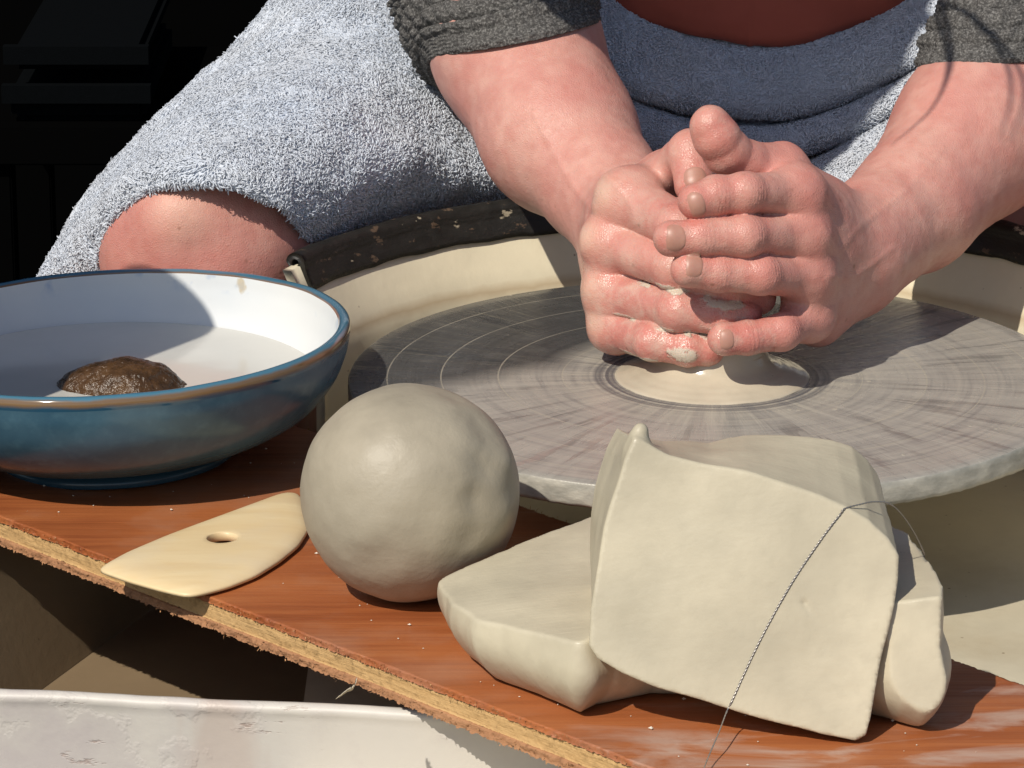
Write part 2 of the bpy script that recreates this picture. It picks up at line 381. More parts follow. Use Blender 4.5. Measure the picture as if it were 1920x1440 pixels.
def m_varnish(A):
    b = NB("varnished veneer")
    g = b.noise(1.0, 6, 0.62, b.map((7, 130, 30), (0, 0, A))); g2 = b.noise(1.0, 4, 0.6, b.map((14, 520, 30), (0, 0, A))); big = b.noise(9, 3)
    c = b.ramp(g, [(0.25, (0.17, 0.040, 0.012)), (0.5, (0.30, 0.086, 0.026)), (0.75, (0.41, 0.142, 0.047))])
    c = b.mix(b.math('MULTIPLY', b.ramp(g2, [(0.5, 0.0), (0.75, 1.0)]), 0.5), c, (0.17, 0.036, 0.011))
    c = b.mix(b.math('MULTIPLY', b.ramp(big, [(0.4, 0.0), (0.65, 1.0)]), 0.55), c, (0.42, 0.14, 0.045))
    # smears of dried clay towards the near right corner
    X, Y, Z = b.xyz(); sm = b.noise(1.0, 5, 0.6, b.map((16, 48, 30), (0, 0, A)), 0.8)
    near = b.math('ADD', b.math('MULTIPLY', X, 7.0), b.math('MULTIPLY', Y, -9.0)); near = b.ramp(near, [(2.95 / 5, 0.0), (3.9 / 5, 1.0)]) if False else b.math('MULTIPLY', b.math('SUBTRACT', near, 3.55), 1.3, clamp=True)
    sm = b.math('MULTIPLY', b.ramp(sm, [(0.50, 0.0), (0.68, 1.0)]), near)
    c = b.mix(b.math('MULTIPLY', sm, 0.6), c, (0.50, 0.40, 0.33))
    du = b.math('MULTIPLY', b.ramp(b.noise(26, 5), [(0.5, 0.0), (0.8, 1.0)]), 0.22); c = b.mix(du, c, (0.45, 0.36, 0.28))
    b.set(Base_Color=c, Roughness=b.math('ADD', 0.30, b.math('MULTIPLY', g2, 0.3)), Specular_IOR_Level=0.45)
    n = b.bump(g2, 0.0004, 0.5); b.bump(g, 0.0007, 0.4, n); return b.m
def m_ply(name, c0, c1, A):
    b = NB(name); g = b.noise(1.0, 5, 0.65, b.map((30, 30, 420), (0, 0, A))); s = b.noise(260, 3)
    c = b.mix(g, c0, c1); c = b.mix(b.math('MULTIPLY', b.ramp(s, [(0.55, 0.0), (0.7, 1.0)]), 0.5), c, tuple(k * 0.5 for k in c0))
    b.set(Base_Color=c, Roughness=0.85, Specular_IOR_Level=0.2); b.bump(b.math('ADD', g, s), 0.0012, 0.8); return b.m
def m_palewood():
    b = NB("pale boxwood"); g = b.noise(1.0, 5, 0.6, b.map((14, 90, 30), (0, 0, -0.55))); q = b.noise(30, 3)
    g = b.ramp(g, [(0.3, 0.0), (0.7, 1.0)]); c = b.mix(g, (0.67, 0.50, 0.27), (0.75, 0.61, 0.37)); c = b.mix(b.math('MULTIPLY', b.ramp(q, [(0.45, 0.0), (0.7, 1.0)]), 0.5), c, (0.66, 0.56, 0.40))
    b.set(Base_Color=c, Roughness=0.42, Specular_IOR_Level=0.4); b.bump(g, 0.0003, 0.4); return b.m
def m_blueglaze():
    b = NB("blue glaze"); X, Y, Z = b.xyz(); n = b.noise(24, 5); f = b.noise(160, 3)
    c = b.mix(b.ramp(n, [(0.3, 0.0), (0.7, 1.0)]), (0.027, 0.078, 0.125), (0.068, 0.145, 0.20))
    c = b.mix(b.math('MULTIPLY', b.ramp(f, [(0.5, 0.0), (0.8, 1.0)]), 0.4), c, (0.10, 0.20, 0.26))
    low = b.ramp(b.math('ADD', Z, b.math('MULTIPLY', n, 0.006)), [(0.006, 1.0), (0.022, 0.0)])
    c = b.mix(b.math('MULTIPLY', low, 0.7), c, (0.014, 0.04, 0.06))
    b.set(Base_Color=c, Roughness=0.24, Specular_IOR_Level=0.45); b.bump(n, 0.0006, 0.06); return b.m
def m_rimglaze():
    b = NB("brown edge glaze"); n = b.noise(60, 4); a = b.attr('band')
    c = b.ramp(b.math('ADD', a, b.math('MULTIPLY', b.math('SUBTRACT', n, 0.5), 0.22)), [(0.06, (0.16, 0.10, 0.06)), (0.2, (0.04, 0.125, 0.19)), (0.52, (0.06, 0.17, 0.245)), (0.64, (0.17, 0.105, 0.055)), (0.78, (0.18, 0.11, 0.055)), (0.92, (0.025, 0.09, 0.155))])
    b.set(Base_Color=c, Roughness=0.09, Coat_Weight=0.4, Coat_Roughness=0.04); return b.m
def m_whiteglaze():
    b = NB("white glaze"); n = b.noise(18, 4)
    c = b.mix(b.ramp(n, [(0.4, 0.0), (0.75, 1.0)]), (0.68, 0.69, 0.68), (0.60, 0.63, 0.65))
    sm = b.attr('smear'); c = b.mix(b.ramp(b.math('MULTIPLY', sm, b.noise(150, 4)), [(0.28, 0.0), (0.40, 0.9)]), c, (0.50, 0.43, 0.31))
    bl = b.math('MULTIPLY', b.attr('edge'), b.ramp(b.noise(70, 3), [(0.55, 0.0), (0.66, 1.0)])); c = b.mix(b.math('MULTIPLY', bl, 0.55), c, (0.15, 0.28, 0.50))
    b.set(Base_Color=c, Roughness=0.35, Specular_IOR_Level=0.35); return b.m
def simple(name, col, rough=0.6, metal=0.0, bs=None, bd=0.0005, **kw):
    b = NB(name); n = b.noise(bs or 120, 4)
    b.set(Base_Color=b.mix(n, tuple(c * 0.8 for c in col), tuple(min(1, c * 1.15) for c in col)), Roughness=rough, Metallic=metal, **kw)
    b.bump(n, bd, 0.5); return b.m

SKIN = m_skin(); NAIL = m_nail(); TERRY = m_terry(); KNIT = m_knit(); SHIRT = m_shirt()
CLAY = m_clay("firm grey clay", (0.37, 0.325, 0.245), 0.47); CLAYCUT = m_clay("wire cut clay", (0.53, 0.475, 0.35), 0.40, 0.00025)
WETCLAY = m_clay("wet slip", (0.52, 0.455, 0.345), 0.14, 0.0002)
CREAM = m_cream("cream painted metal", (0.80, 0.72, 0.53)); PEEL = m_peel(); RUBBER = m_rubber()

# ------------------------------------------------------------------ dark stall behind the potter
V = [(-260, 190, -90), (260, 190, -90), (260, 190, 160), (-260, 190, 160), (-260, 196, -90), (260, 196, -90), (260, 196, 160), (-260, 196, 160)]
BOXF = [(0, 1, 2, 3), (5, 4, 7, 6), (4, 0, 3, 7), (1, 5, 6, 2), (3, 2, 6, 7), (4, 5, 1, 0)]
def m_black():
    b = NB("stall shade black"); b.set(Base_Color=(0.0016, 0.0016, 0.0016), Roughness=1.0, Specular_IOR_Level=0.0); return b.m  # the stall's deep shade is put into this near-black colour
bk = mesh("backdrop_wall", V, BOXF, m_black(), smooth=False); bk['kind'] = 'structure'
gb = mesh("ground", [(-400, -400, -75), (400, -400, -75), (400, 400, -75), (-400, 400, -75)], [(0, 1, 2, 3)], simple("dark earth", (0.012, 0.011, 0.009), 0.95, bs=20, bd=0.01)); gb['kind'] = 'structure'
CRATE = simple("crate shade blue grey", (0.0012, 0.0017, 0.0022), 0.9, Specular_IOR_Level=0.05)  # crates coloured near black to carry the shade they stand in
def crate(x0, x1, y0, y1, label):
    a = U(x0, y1, Y=130); c = U(x1, y0, Y=130)
    t = thing("crate", ((a[0] + c[0]) / 2, 140, a[2]), label, "crate", "dark crates stacked in the shade")
    bm = bmesh.new(); bmesh.ops.create_cube(bm, size=1)
    for v in bm.verts: v.co = Vector((a[0] + (v.co.x + .5) * (c[0] - a[0]), 130 + (v.co.y + .5) * 25, a[2] + (v.co.z + .5) * (c[2] - a[2])))
    bmesh.ops.bevel(bm, geom=bm.edges[:], offset=0.5, segments=2, affect='EDGES')
    mesh("shell", np.array([v.co for v in bm.verts]), [tuple(v.index for v in f.verts) for f in bm.faces], CRATE, t, smooth=False)
    n = (a + c) / 2
    mesh("rim", [(a[0] - .5, 129, c[2] - 1), (c[0] + .5, 129, c[2] - 1), (c[0] + .5, 129, c[2] + .4), (a[0] - .5, 129, c[2] + .4), (a[0] - .5, 129.9, c[2] - 1), (c[0] + .5, 129.9, c[2] - 1), (c[0] + .5, 129.9, c[2] + .4), (a[0] - .5, 129.9, c[2] + .4)], BOXF, CRATE, t, smooth=False)
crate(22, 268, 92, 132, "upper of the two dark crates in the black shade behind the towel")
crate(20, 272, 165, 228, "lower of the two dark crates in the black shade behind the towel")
# shelf the crates' stack stands on (dark trestle)
t = thing("trestle", (-38, 142, -75), "dark trestle under the crates in the black shade", "trestle")
lo_ = U(20, 228, Y=130)
def box(name, lo, hi, mat, parent=None, bev=0.15, smooth=False):
    bm = bmesh.new(); bmesh.ops.create_cube(bm, size=1)
    for v in bm.verts: v.co = Vector([lo[k] + (v.co[k] + .5) * (hi[k] - lo[k]) for k in range(3)])
    if bev: bmesh.ops.bevel(bm, geom=bm.edges[:], offset=bev, segments=2, affect='EDGES')
    o = mesh(name, np.array([v.co for v in bm.verts]), [tuple(v.index for v in f.verts) for f in bm.faces], mat, parent, smooth=smooth); bm.free(); return o
BLK = m_black()
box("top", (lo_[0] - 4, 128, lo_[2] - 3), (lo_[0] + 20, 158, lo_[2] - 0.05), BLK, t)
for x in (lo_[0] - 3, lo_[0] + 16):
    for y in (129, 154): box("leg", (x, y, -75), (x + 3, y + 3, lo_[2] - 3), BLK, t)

# ------------------------------------------------------------------ unseen post added left of the bowl to shade its inside
pv, pf = lathe([(0.01, 24.3), (4.1, 24.3), (4.4, 24.0), (4.5, 10), (4.6, -75)], 48, (-38.8, -11.4, 0)); pv[:, :2] += vnoise(pv, .2, 2)[:, None] * .15
tag(mesh("shade_post", pv, pf[:, ::-1], simple("grey weathered wood", (0.22, 0.19, 0.15), .8, bs=60, bd=.002)), "short grey round post added out of view to shade the blue bowl", "post")

# ------------------------------------------------------------------ the potter's wheel
FLOOR = -7.6
wheel = thing("pottery_wheel", (0, 0, -75), "cream potter's wheel with round metal wheel head in a black edged basin", "pottery wheel")
R = 15.9
prof = [(0, 0), (2, 0)] + [(r, 0) for r in np.linspace(3, R - .12, 20)] + [(R - .04, -.03)]
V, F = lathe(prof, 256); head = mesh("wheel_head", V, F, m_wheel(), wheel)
head.location = (0, 0, 0)
# object coordinates of the head: put its origin on the wheel's axis at the top face
for o in (head,):
    o.location = Vector((0, 0, 0.75)); co = np.empty(len(o.data.vertices) * 3, np.float32); o.data.vertices.foreach_get("co", co); co = co.reshape(-1, 3) - np.array([0, 0, .75], np.float32); o.data.vertices.foreach_set("co", co.ravel()); o.data.update()
a = np.linspace(0, 2 * np.pi, 720, endpoint=False)
ep = np.array([(R - .04, -.03), (R, -.10), (R + .01, -.35), (R + .01, -.62), (R, -.85), (R - .06, -1.02), (R - .5, -1.1), (0.5, -1.12)])
V = np.stack([np.outer(ep[:, 0], np.cos(a)), np.outer(ep[:, 0], np.sin(a)), np.repeat(ep[:, 1:2], 720, 1)], -1)
dn = vnoise(V.reshape(-1, 3), 1.4, 3).reshape(V.shape[:2]); k = np.array([0, .3, 1, 1, 1, .6, 0, 0])[:, None]
rad = V[..., :2] / (np.linalg.norm(V[..., :2], axis=-1, keepdims=True)); V[..., :2] += rad * (dn * k * .016)[..., None]
V[4:6, :, 2] += np.maximum(0, vnoise(V[5] * 1.0, 2.2, 2))[None] * -.05
mesh("wheel_edge", V.reshape(-1, 3), grid_faces(8, 720, closed_v=True)[:, ::-1], m_rim_edge(), head)
V, F = lathe([(2.2, -1.1), (2.2, FLOOR - 30), (0.01, FLOOR - 30)], 32); mesh("shaft", V, F, simple("steel shaft", (0.25, 0.25, 0.24), 0.4, 0.8), wheel)
# basin wall
RB, A0, A1 = 20.6, math.radians(154.5), math.radians(-24)
th = np.linspace(A0 + .05, A1, 160); zs = np.concatenate([[FLOOR - .6], np.linspace(FLOOR, 2.6, 14)])
def arc(r): return np.stack([np.stack([(r - min(2.6 - z, 3.4) * .48) * np.cos(th), (r - min(2.6 - z, 3.4) * .48) * np.sin(th), np.full_like(th, z)], -1) for z in zs], 0)
inn, out = arc(RB - .22), arc(RB + .22)
Vw = np.concatenate([inn, out[::-1]], 0); n_ = len(Vw)
F = grid_faces(n_, 160, closed_u=True); V = Vw.reshape(-1, 3)
cap0 = [(i * 160, (i + 1) * 160, (n_ - 2 - i) * 160, (n_ - 1 - i) * 160) for i in range(n_ // 2 - 1)]
cap1 = [tuple(q + 159 for q in c)[::-1] for c in cap0]
V += (vnoise(V, .35, 2) * .05)[:, None] * (V * [1, 1, 0] / RB)
mesh("basin_wall", V, np.concatenate([F, np.array(cap0 + cap1)]), CREAM, wheel)
# rubber edging: a hollow bead with a skirt over the wall's edge
ph = np.linspace(0, 2 * np.pi, 48, endpoint=False); c_z = 2.75
def bead(p):
    dx, dz = math.cos(p), math.sin(p); r = 0.46
    if dz < 0:
        tx = 0.40 / max(abs(dx), 1e-6); tz = 1.2 / max(-dz, 1e-6); r = max(0.46, min(tx, tz))
    return dx * r + min(0, dz * r) * .48, dz * r
BO = np.array([bead(p) for p in ph]); BI = np.stack([np.cos(ph) * .17, np.sin(ph) * .17], -1)
th2 = np.linspace(A0 + .006, A1, 220)
def sweep(prof2, tt, jit=0):
    P = np.stack([np.stack([(RB + prof2[:, 0]) * math.cos(q), (RB + prof2[:, 0]) * math.sin(q), c_z + prof2[:, 1]], -1) for q in tt], 0)
    if jit: 
        nn = vnoise(P.reshape(-1, 3), .8, 3).reshape(P.shape[:2]); P = P + (nn * jit)[..., None] * np.array([.7, .7, 1])
    return P
O = sweep(BO, th2, .07); I = sweep(BI, th2[:8]); I[0] = sweep(BI, th2[:1])[0]
V = np.concatenate([O.reshape(-1, 3), I.reshape(-1, 3)]); n0 = 220 * 48
F1 = grid_faces(220, 48, closed_v=True)[:, ::-1]; F2 = grid_faces(8, 48, closed_v=True) + n0
F3 = np.array([(j, (j + 1) % 48, n0 + (j + 1) % 48, n0 + j) for j in range(48)])
ed = mesh("rubber_edging", V, np.concatenate([F1, F2, F3]), RUBBER, wheel)
# floor of the basin and the tray round it
fx, fy = np.meshgrid(np.linspace(-17, 46, 90), np.linspace(-46, 24, 100), indexing='ij')
P = np.stack([fx, fy, np.full_like(fx, FLOOR)], -1); P[..., 2] += vnoise(P, .12, 3) * .12
mesh("basin_floor", P.reshape(-1, 3), grid_faces(90, 100), m_cream("slip stained basin", (0.56, 0.50, 0.37), .5), wheel)
# bin below the board: sloping side and bottom, their shade painted in as dark brown
BIN_SHADE = m_cream("shade brown bin", (0.23, 0.165, 0.098), .3)
b0, b1 = U(150, 1240, z=-11.5), U(330, 1108, z=-11.5); dirn = (b1 - b0) / np.linalg.norm(b1 - b0)
p0, p1 = b0 - dirn * 18, b1 + dirn * 26
mesh("bin_side", [p0, p1, p1 + [-3.2, 0, 7.4], p0 + [-3.2, 0, 7.4]], [(0, 1, 2, 3)], BIN_SHADE, wheel)
mesh("bin_bottom", [p0 + [-8, -4, -.02], (46, p0[1] - 4, -11.52), (46, 14, -11.52), p1 + [-8, 0, -.02]], [(0, 1, 2, 3)], BIN_SHADE, wheel)
mesh("bin_back", [(-17.2, -34, -11.6), (46, -34, -11.6), (46, -34, -7.7), (-17.2, -34, -7.7)], [(0, 1, 2, 3)], BIN_SHADE, wheel) if False else None
mesh("bin_divider", [(-17, -46, -11.6), (-17, 24, -11.6), (-17, 24, FLOOR - .2), (-17, -46, FLOOR - .2)], [(0, 1, 2, 3)], BIN_SHADE, wheel) if False else None
# front panel with its rolled lip
q0, q1 = U(0, 1292, z=-4.62), U(830, 1332, z=-4.62); dq = (q1 - q0) / np.linalg.norm(q1 - q0); q0 = q0 - dq * 12; q1 = q1 + dq * 34
nq = np.array([dq[1], -dq[0], 0]); L = np.linalg.norm(q1 - q0)
sec = [(-.9, -7.5), (-.55, -.6), (-.42, -.22), (-.25, -.05), (-.02, 0), (.2, -.06), (.30, -.22), (.24, -.40), (.20, -.7), (.30, -3), (.45, -8), (.7, -16), (1.2, -34)]
tt = np.linspace(0, L, 260); V = np.array([[q0 + dq * x + nq * s + np.array([0, 0, z]) for x in tt] for s, z in sec]).reshape(-1, 3)
V += (vnoise(V, .5, 3) * .05)[:, None] * nq + (vnoise(V + 9, .3, 2) * .03)[:, None] * np.array([0, 0, 1])
mesh("front_panel", V, grid_faces(len(sec), 260), PEEL, wheel)
for x in (-26, 24):
    for y in (-24, 20): box("leg", (x, y, -75), (x + 4, y + 4, -12), simple("steel leg", (0.3, 0.28, 0.22), 0.5), wheel, .3)

# ------------------------------------------------------------------ plywood board laid across the corner
ZT = -3.0
B0 = U(560, 800, z=ZT); B1 = U(1790, 1238, z=ZT); bd = (B1 - B0) / np.linalg.norm(B1 - B0)
F0 = U(0, 968, z=ZT); F1_ = U(1195, 1430, z=ZT); fd = (F1_ - F0) / np.linalg.norm(F1_ - F0)
def edge_line(p, d, s): return p + d * s
def on_back(s): return B0 + bd * s
def on_front(s): return F0 + fd * s
board = thing("plywood_board", (B0 + F0) / 2 * [1, 1, 0] + [0, 0, ZT - 1.35], "red brown varnished plywood board with ragged sawn edges across the wheel tray", "board")
GA = -math.atan2(0.55, 0.84)
NL = 1100; sf = np.linspace(-16, 62, NL); sbk = np.linspace(-26, 66, NL)
def ragged(s, z, amp, seed):
    P = np.stack([s, np.full_like(s, z * 3 + seed), np.full_like(s, seed)], -1)
    return amp * (0.5 * vnoise(P, .55, 2) + .6 * vnoise(P, 3.1, 3) + .35 * rng.normal(size=len(s)))
nf = np.array([fd[1], -fd[0], 0]); nb_ = np.array([-bd[1], bd[0], 0])          # outward at the near / far edge
def ply(name, z0, z1, mat, amp, out, kz=4, topj=0.0):
    rows = []
    zz = np.linspace(z1, z0, kz)
    fr = [F0[None] + fd * sf[:, None] + nf * (ragged(sf, z, amp, 3.7) + out)[:, None] for z in zz]
    bk_ = [B0[None] + bd * sbk[:, None] + nb_ * (ragged(sbk, z, amp, 8.1) + out)[:, None] for z in zz]
    for k, z in enumerate(zz): fr[k][:, 2] = z + topj * rng.normal(size=NL) * (1 if k else .4); bk_[k][:, 2] = z + topj * rng.normal(size=NL) * (1 if k else .4)
    top = []
    for u in (0.006, .02, .05, .2, .5, .8, .95, .98, .994):
        q = fr[0] * (1 - u) + bk_[0] * u; q[:, 2] = z1 + (vnoise(q, .8, 2) * .02); top.append(q)
    seq = fr[::-1] + top + bk_
    V = np.array(seq).reshape(-1, 3); n = len(seq)
    return mesh(name, V, np.concatenate([grid_faces(n, NL), np.array([((n - 1) * NL + i, (n - 1) * NL + i + 1, i + 1, i) for i in range(NL - 1)])]), mat, board, smooth=True)
ply("top_veneer", ZT - .27, ZT, m_varnish(GA), .055, -.02, 5, .016)
ply("core_ply", ZT - .98, ZT - .272, m_ply("tan core wood", (0.42, 0.25, 0.10), (0.60, 0.40, 0.19), GA), .028, -.10, 8, .012)
ply("bottom_veneer", ZT - 1.3, ZT - .982, m_ply("raw red veneer", (0.26, 0.12, 0.06), (0.46, 0.25, 0.13), GA), .10, .0, 5, .02)
# fibres torn up along the sawn edges
def fibres(n, base, dvec, nrm, zlo, zhi, ln, s0, s1, up):
    V, F = [], []
    for i in range(n):
        s = random.uniform(s0, s1); p = base + dvec * s + nrm * random.uniform(-.04, .08); p = np.array([p[0], p[1], random.uniform(zlo, zhi)])
        d = nrm * random.uniform(.1, 1) + dvec * random.uniform(-1, 1) + np.array([0, 0, random.uniform(*up)]); d = d / np.linalg.norm(d) * random.uniform(*ln)
        sd = np.cross(d, [0.3, 0.2, 1]); sd = sd / np.linalg.norm(sd) * random.uniform(.012, .03); ud = np.cross(d, sd); ud = ud / np.linalg.norm(ud) * .015
        m = p + d * .55 + rng.normal(size=3) * .03
        k = len(V); V += [p - sd, p + sd, p + ud, m - sd * .7, m + sd * .7, m + ud * .7, p + d]
        F += [(k, k + 1, k + 4, k + 3), (k + 1, k + 2, k + 5, k + 4), (k + 2, k, k + 3, k + 5), (k + 3, k + 4, k + 6), (k + 4, k + 5, k + 6), (k + 5, k + 3, k + 6)]
    return V, F
V, F = [], []
for args in ((260, B0, bd, nb_, ZT - .25, ZT + .02, (.06, .28), -8, 34, (-.1, .8)), (330, F0, fd, nf, ZT - 1.35, ZT - 1.0, (.04, .16), -12, 50, (-.8, .1)), (420, F0, fd, nf, ZT - .3, ZT, (.03, .09), -12, 50, (-.3, .5))):
    v, f = fibres(*args); k = len(V); V += v; F += [tuple(i + k for i in q) for q in f]
fb = mesh("torn_fibres", V, F, simple("torn fibre", (0.45, 0.24, 0.11), .9), board, smooth=False); fb['kind'] = 'stuff'
# a pale curl of wood hanging from the near edge
cp = catmull(np.array([U(668, 1272, Y=-31.5), U(664, 1288, Y=-31.8), U(652, 1294, Y=-32), U(640, 1303, Y=-32.2), U(629, 1311, Y=-32.4)]), 24)
wd = np.interp(np.linspace(0, 1, 24), [0, .2, .5, .8, 1], [.10, .14, .11, .07, .01]); sd = np.array([.35, -.25, .9])
V = np.concatenate([cp + sd * (wd * (1 + .4 * rng.normal(size=24)))[:, None], cp - sd * wd[:, None], cp + np.array([0, .05, 0])]); n = 24
F = np.concatenate([np.stack([a_ + np.arange(n - 1), a_ + 1 + np.arange(n - 1), b_ + 1 + np.arange(n - 1), b_ + np.arange(n - 1)], -1) for a_, b_ in ((0, n), (n, 2 * n), (2 * n, 0))])
mesh("wood_curl", V, F, simple("pale shaving", (0.62, 0.55, 0.42), .7), board)

# ------------------------------------------------------------------ blue bowl with water and sponge
BC = U(220, 850, z=ZT)
bowl = thing("ceramic_bowl", (BC[0], BC[1], ZT), "blue glazed bowl with white inside and brown banded rim, left on the board", "bowl")
bowl.rotation_euler = (math.radians(-0.5), math.radians(-2.0), 0)
def dense(p, n): return catmull(np.array(p, float), n)
H = 5.6
outer = dense([(5.0, .45), (5.6, .72), (7.1, 1.15), (8.7, 2.05), (9.7, 3.2), (10.2, 4.3), (10.38, H - .55)], 40)
rimp = dense([(10.38, H - .55), (10.44, H - .32), (10.38, H - .09), (10.18, H + .02), (9.98, H - .02), (9.88, H - .12)], 18)
inner = dense([(9.88, H - .12), (9.72, 4.7), (9.25, 3.5), (8.2, 2.3), (6.5, 1.55), (4, 1.2), (0.01, 1.15)], 40)
c0 = (BC[0], BC[1], ZT)
def bl(name, prof, mat, parent=bowl):
    V, F = lathe(prof, 160, c0); V = V + (vnoise(V, .5, 2) * .015)[:, None]
    return mesh(name, V, F, mat, parent), V
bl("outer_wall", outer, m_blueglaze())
ro, V = bl("rim", rimp, m_rimglaze()); attr(ro, "band", 1 - np.repeat(np.linspace(0, 1, 18), 160))
io, V = bl("inner_wall", inner, m_whiteglaze())
sp = U(458, 541, Y=BC[1] + 8.0); attr(io, "smear", np.exp(-(((V - sp) / [.42, 1.2, .55]) ** 2).sum(1))); attr(io, "edge", np.clip((V[:, 2] - ZT - 4.6) / .7, 0, 1))
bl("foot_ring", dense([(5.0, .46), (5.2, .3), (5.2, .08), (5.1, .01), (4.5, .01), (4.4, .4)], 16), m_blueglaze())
WZ = 3.35
V, F = lathe([(0.01, 0)] + [(r, 0) for r in np.linspace(.4, 9.0, 40)], 160, (BC[0], BC[1], ZT + WZ)); V[:, 2] += vnoise(V, .6, 2) * .006
def m_water():
    b = NB("cloudy water"); n = b.noise(26, 3); b.set(Base_Color=b.mix(n, (0.50, 0.49, 0.45), (0.60, 0.59, 0.54)), Roughness=0.12, Specular_IOR_Level=0.5)
    b.bump(b.noise(40, 2), 0.0006, 0.25); return b.m
tag(mesh("water", V, F[:, ::-1], m_water()), "cloudy grey water filling the blue bowl", "water")
SPC = U(228, 722, z=ZT + WZ)
def f_sponge(P):
    q = P - SPC.astype(np.float32)
    d = ell(q, (0.2, 0, -.15), (2.35, 1.9, 1.28)); d = smin(d, ell(q, (-1.5, .2, -.25), (1.5, 1.4, .85)), .6); d = smin(d, ell(q, (1.9, -.2, -.45), (1.3, 1.2, .62)), .5)
    return d + vnoise(P, 1.1, 3) * .10 + np.abs(vnoise(P, 4.2, 2)) * .055
V, F = surface(f_sponge, SPC - [4.2, 3, 1.7], SPC + [4.2, 3, 1.6], .07)
def m_sponge():
    b = NB("wet brown sponge"); n = b.noise(70, 5, .65); c = b.ramp(n, [(0.3, (0.018, 0.010, 0.004)), (0.55, (0.075, 0.037, 0.013)), (0.75, (0.14, 0.075, 0.03))])
    b.set(Base_Color=c, Roughness=0.22); b.bump(b.noise(240, 4, .7), 0.0016, .9); return b.m
tag(mesh("sponge", V, F, m_sponge()), "wet brown lumpy sponge sitting in the cloudy water of the bowl", "sponge")

# ------------------------------------------------------------------ wooden rib
rp = [(183, 1066), (230, 1040), (300, 1011), (380, 981), (460, 951), (535, 923), (556, 921), (567, 935), (575, 962), (579, 990), (560, 1020), (525, 1049), (480, 1077), (430, 1097), (385, 1109), (352, 1115), (300, 1103), (240, 1086)]
zr = ZT + .30
RP = np.array([U(x, y, z=zr) for x, y in rp]); RPc = RP.mean(0); RP = np.array(list(RP))
def resample(P, n):
    Q = np.concatenate([P, P[:1]]); d = np.r_[0, np.cumsum(np.linalg.norm(np.diff(Q, axis=0), axis=1))]; t = np.linspace(0, d[-1], n, endpoint=False)
    return np.stack([np.interp(t, d, Q[:, k]) for k in range(3)], -1)
RP = resample(RP, 120)
for _ in range(2): RP = .25 * np.roll(RP, 1, 0) + .5 * RP + .25 * np.roll(RP, -1, 0)
hc = U(417, 1018, z=zr)
ang = np.arctan2(RP[:, 1] - hc[1], RP[:, 0] - hc[0]); hole = np.stack([hc[0] + .62 * np.cos(ang), hc[1] + .62 * np.sin(ang), np.full(120, zr)], -1)
dist_o = lambda t: RP * (1 - t) + hole * t
rings = []
for t_, z in ((0.0, -.16), (0.0, -.04), (0.015, .0), (0.05, .08), (0.12, .16), (0.25, .22), (0.45, .25), (.7, .255), (.93, .25), (.985, .24), (1.0, .21), (1.0, -.12), (.96, -.17), (.5, -.17), (0.03, -.17)):
    q = dist_o(t_); q[:, 2] = zr + z - .0; rings.append(q)
V = np.array(rings).reshape(-1, 3)
# the near edge hangs over the sawn edge of the board, the rib leans on its far side a little
tag(mesh("wooden_rib", V, grid_faces(len(rings), 120, True, True)[:, ::-1], m_palewood()), "pale half moon wooden rib with a round hole, lying by the clay ball", "pottery tool")

# ------------------------------------------------------------------ ball of clay
BCx = U(769, 925, Y=-24.6); RBALL = 4.25
bz = ZT + RBALL * .965
BCx = U(769, 925, z=bz); 
def bdir(px, py):                                     # direction from the ball's middle to a seen spot
    q = np.array([(px - 769) / 205.0, -(py - 925) / 205.0]); q = q * min(1, .96 / max(np.hypot(*q), 1e-6)); zc = math.sqrt(max(0, 1 - q @ q))
    return q[0] * RIGHT + q[1] * UP - zc * FWD
bumps = [(bdir(705, 800), .7, .10), (bdir(690, 880), .35, .05), (bdir(900, 800), .16, -.10), (bdir(905, 870), .16, -.16), (bdir(895, 930), .16, -.20), (bdir(880, 1000), .20, -.16), (bdir(945, 860), .16, .16), (bdir(948, 960), .16, .14), (bdir(925, 760), .2, .10),
         (bdir(790, 1000), .25, -.05), (bdir(700, 985), .22, .05), (bdir(720, 1040), .2, -.05), (bdir(640, 1000), .3, .05), (bdir(810, 880), .22, .07), (bdir(820, 950), .2, -.06), (bdir(740, 740), .25, -.06), (bdir(850, 745), .12, -.06), (bdir(600, 850), .3, .08)]
def f_ball(P):
    q = P - BCx.astype(np.float32); r = np.sqrt((q * q).sum(-1)) + 1e-6; u = q / r[:, None]
    rr = np.full(len(P), RBALL, np.float32)
    for d, s, a_ in bumps: rr += 1.05 * a_ * np.exp(-((u - d.astype(np.float32)) ** 2).sum(-1) / (s * s))
    rr += vnoise(q, .42, 2) * .07 + vnoise(q, 1.3, 2) * .018
    return smax(r - rr, -(P[:, 2] - (ZT + .01)), .35)
V, F = surface(f_ball, BCx - 5.6, BCx + 5.6, .11)
tag(mesh("clay_ball", V, F, CLAY), "smooth round ball of grey clay on the red board", "clay ball")

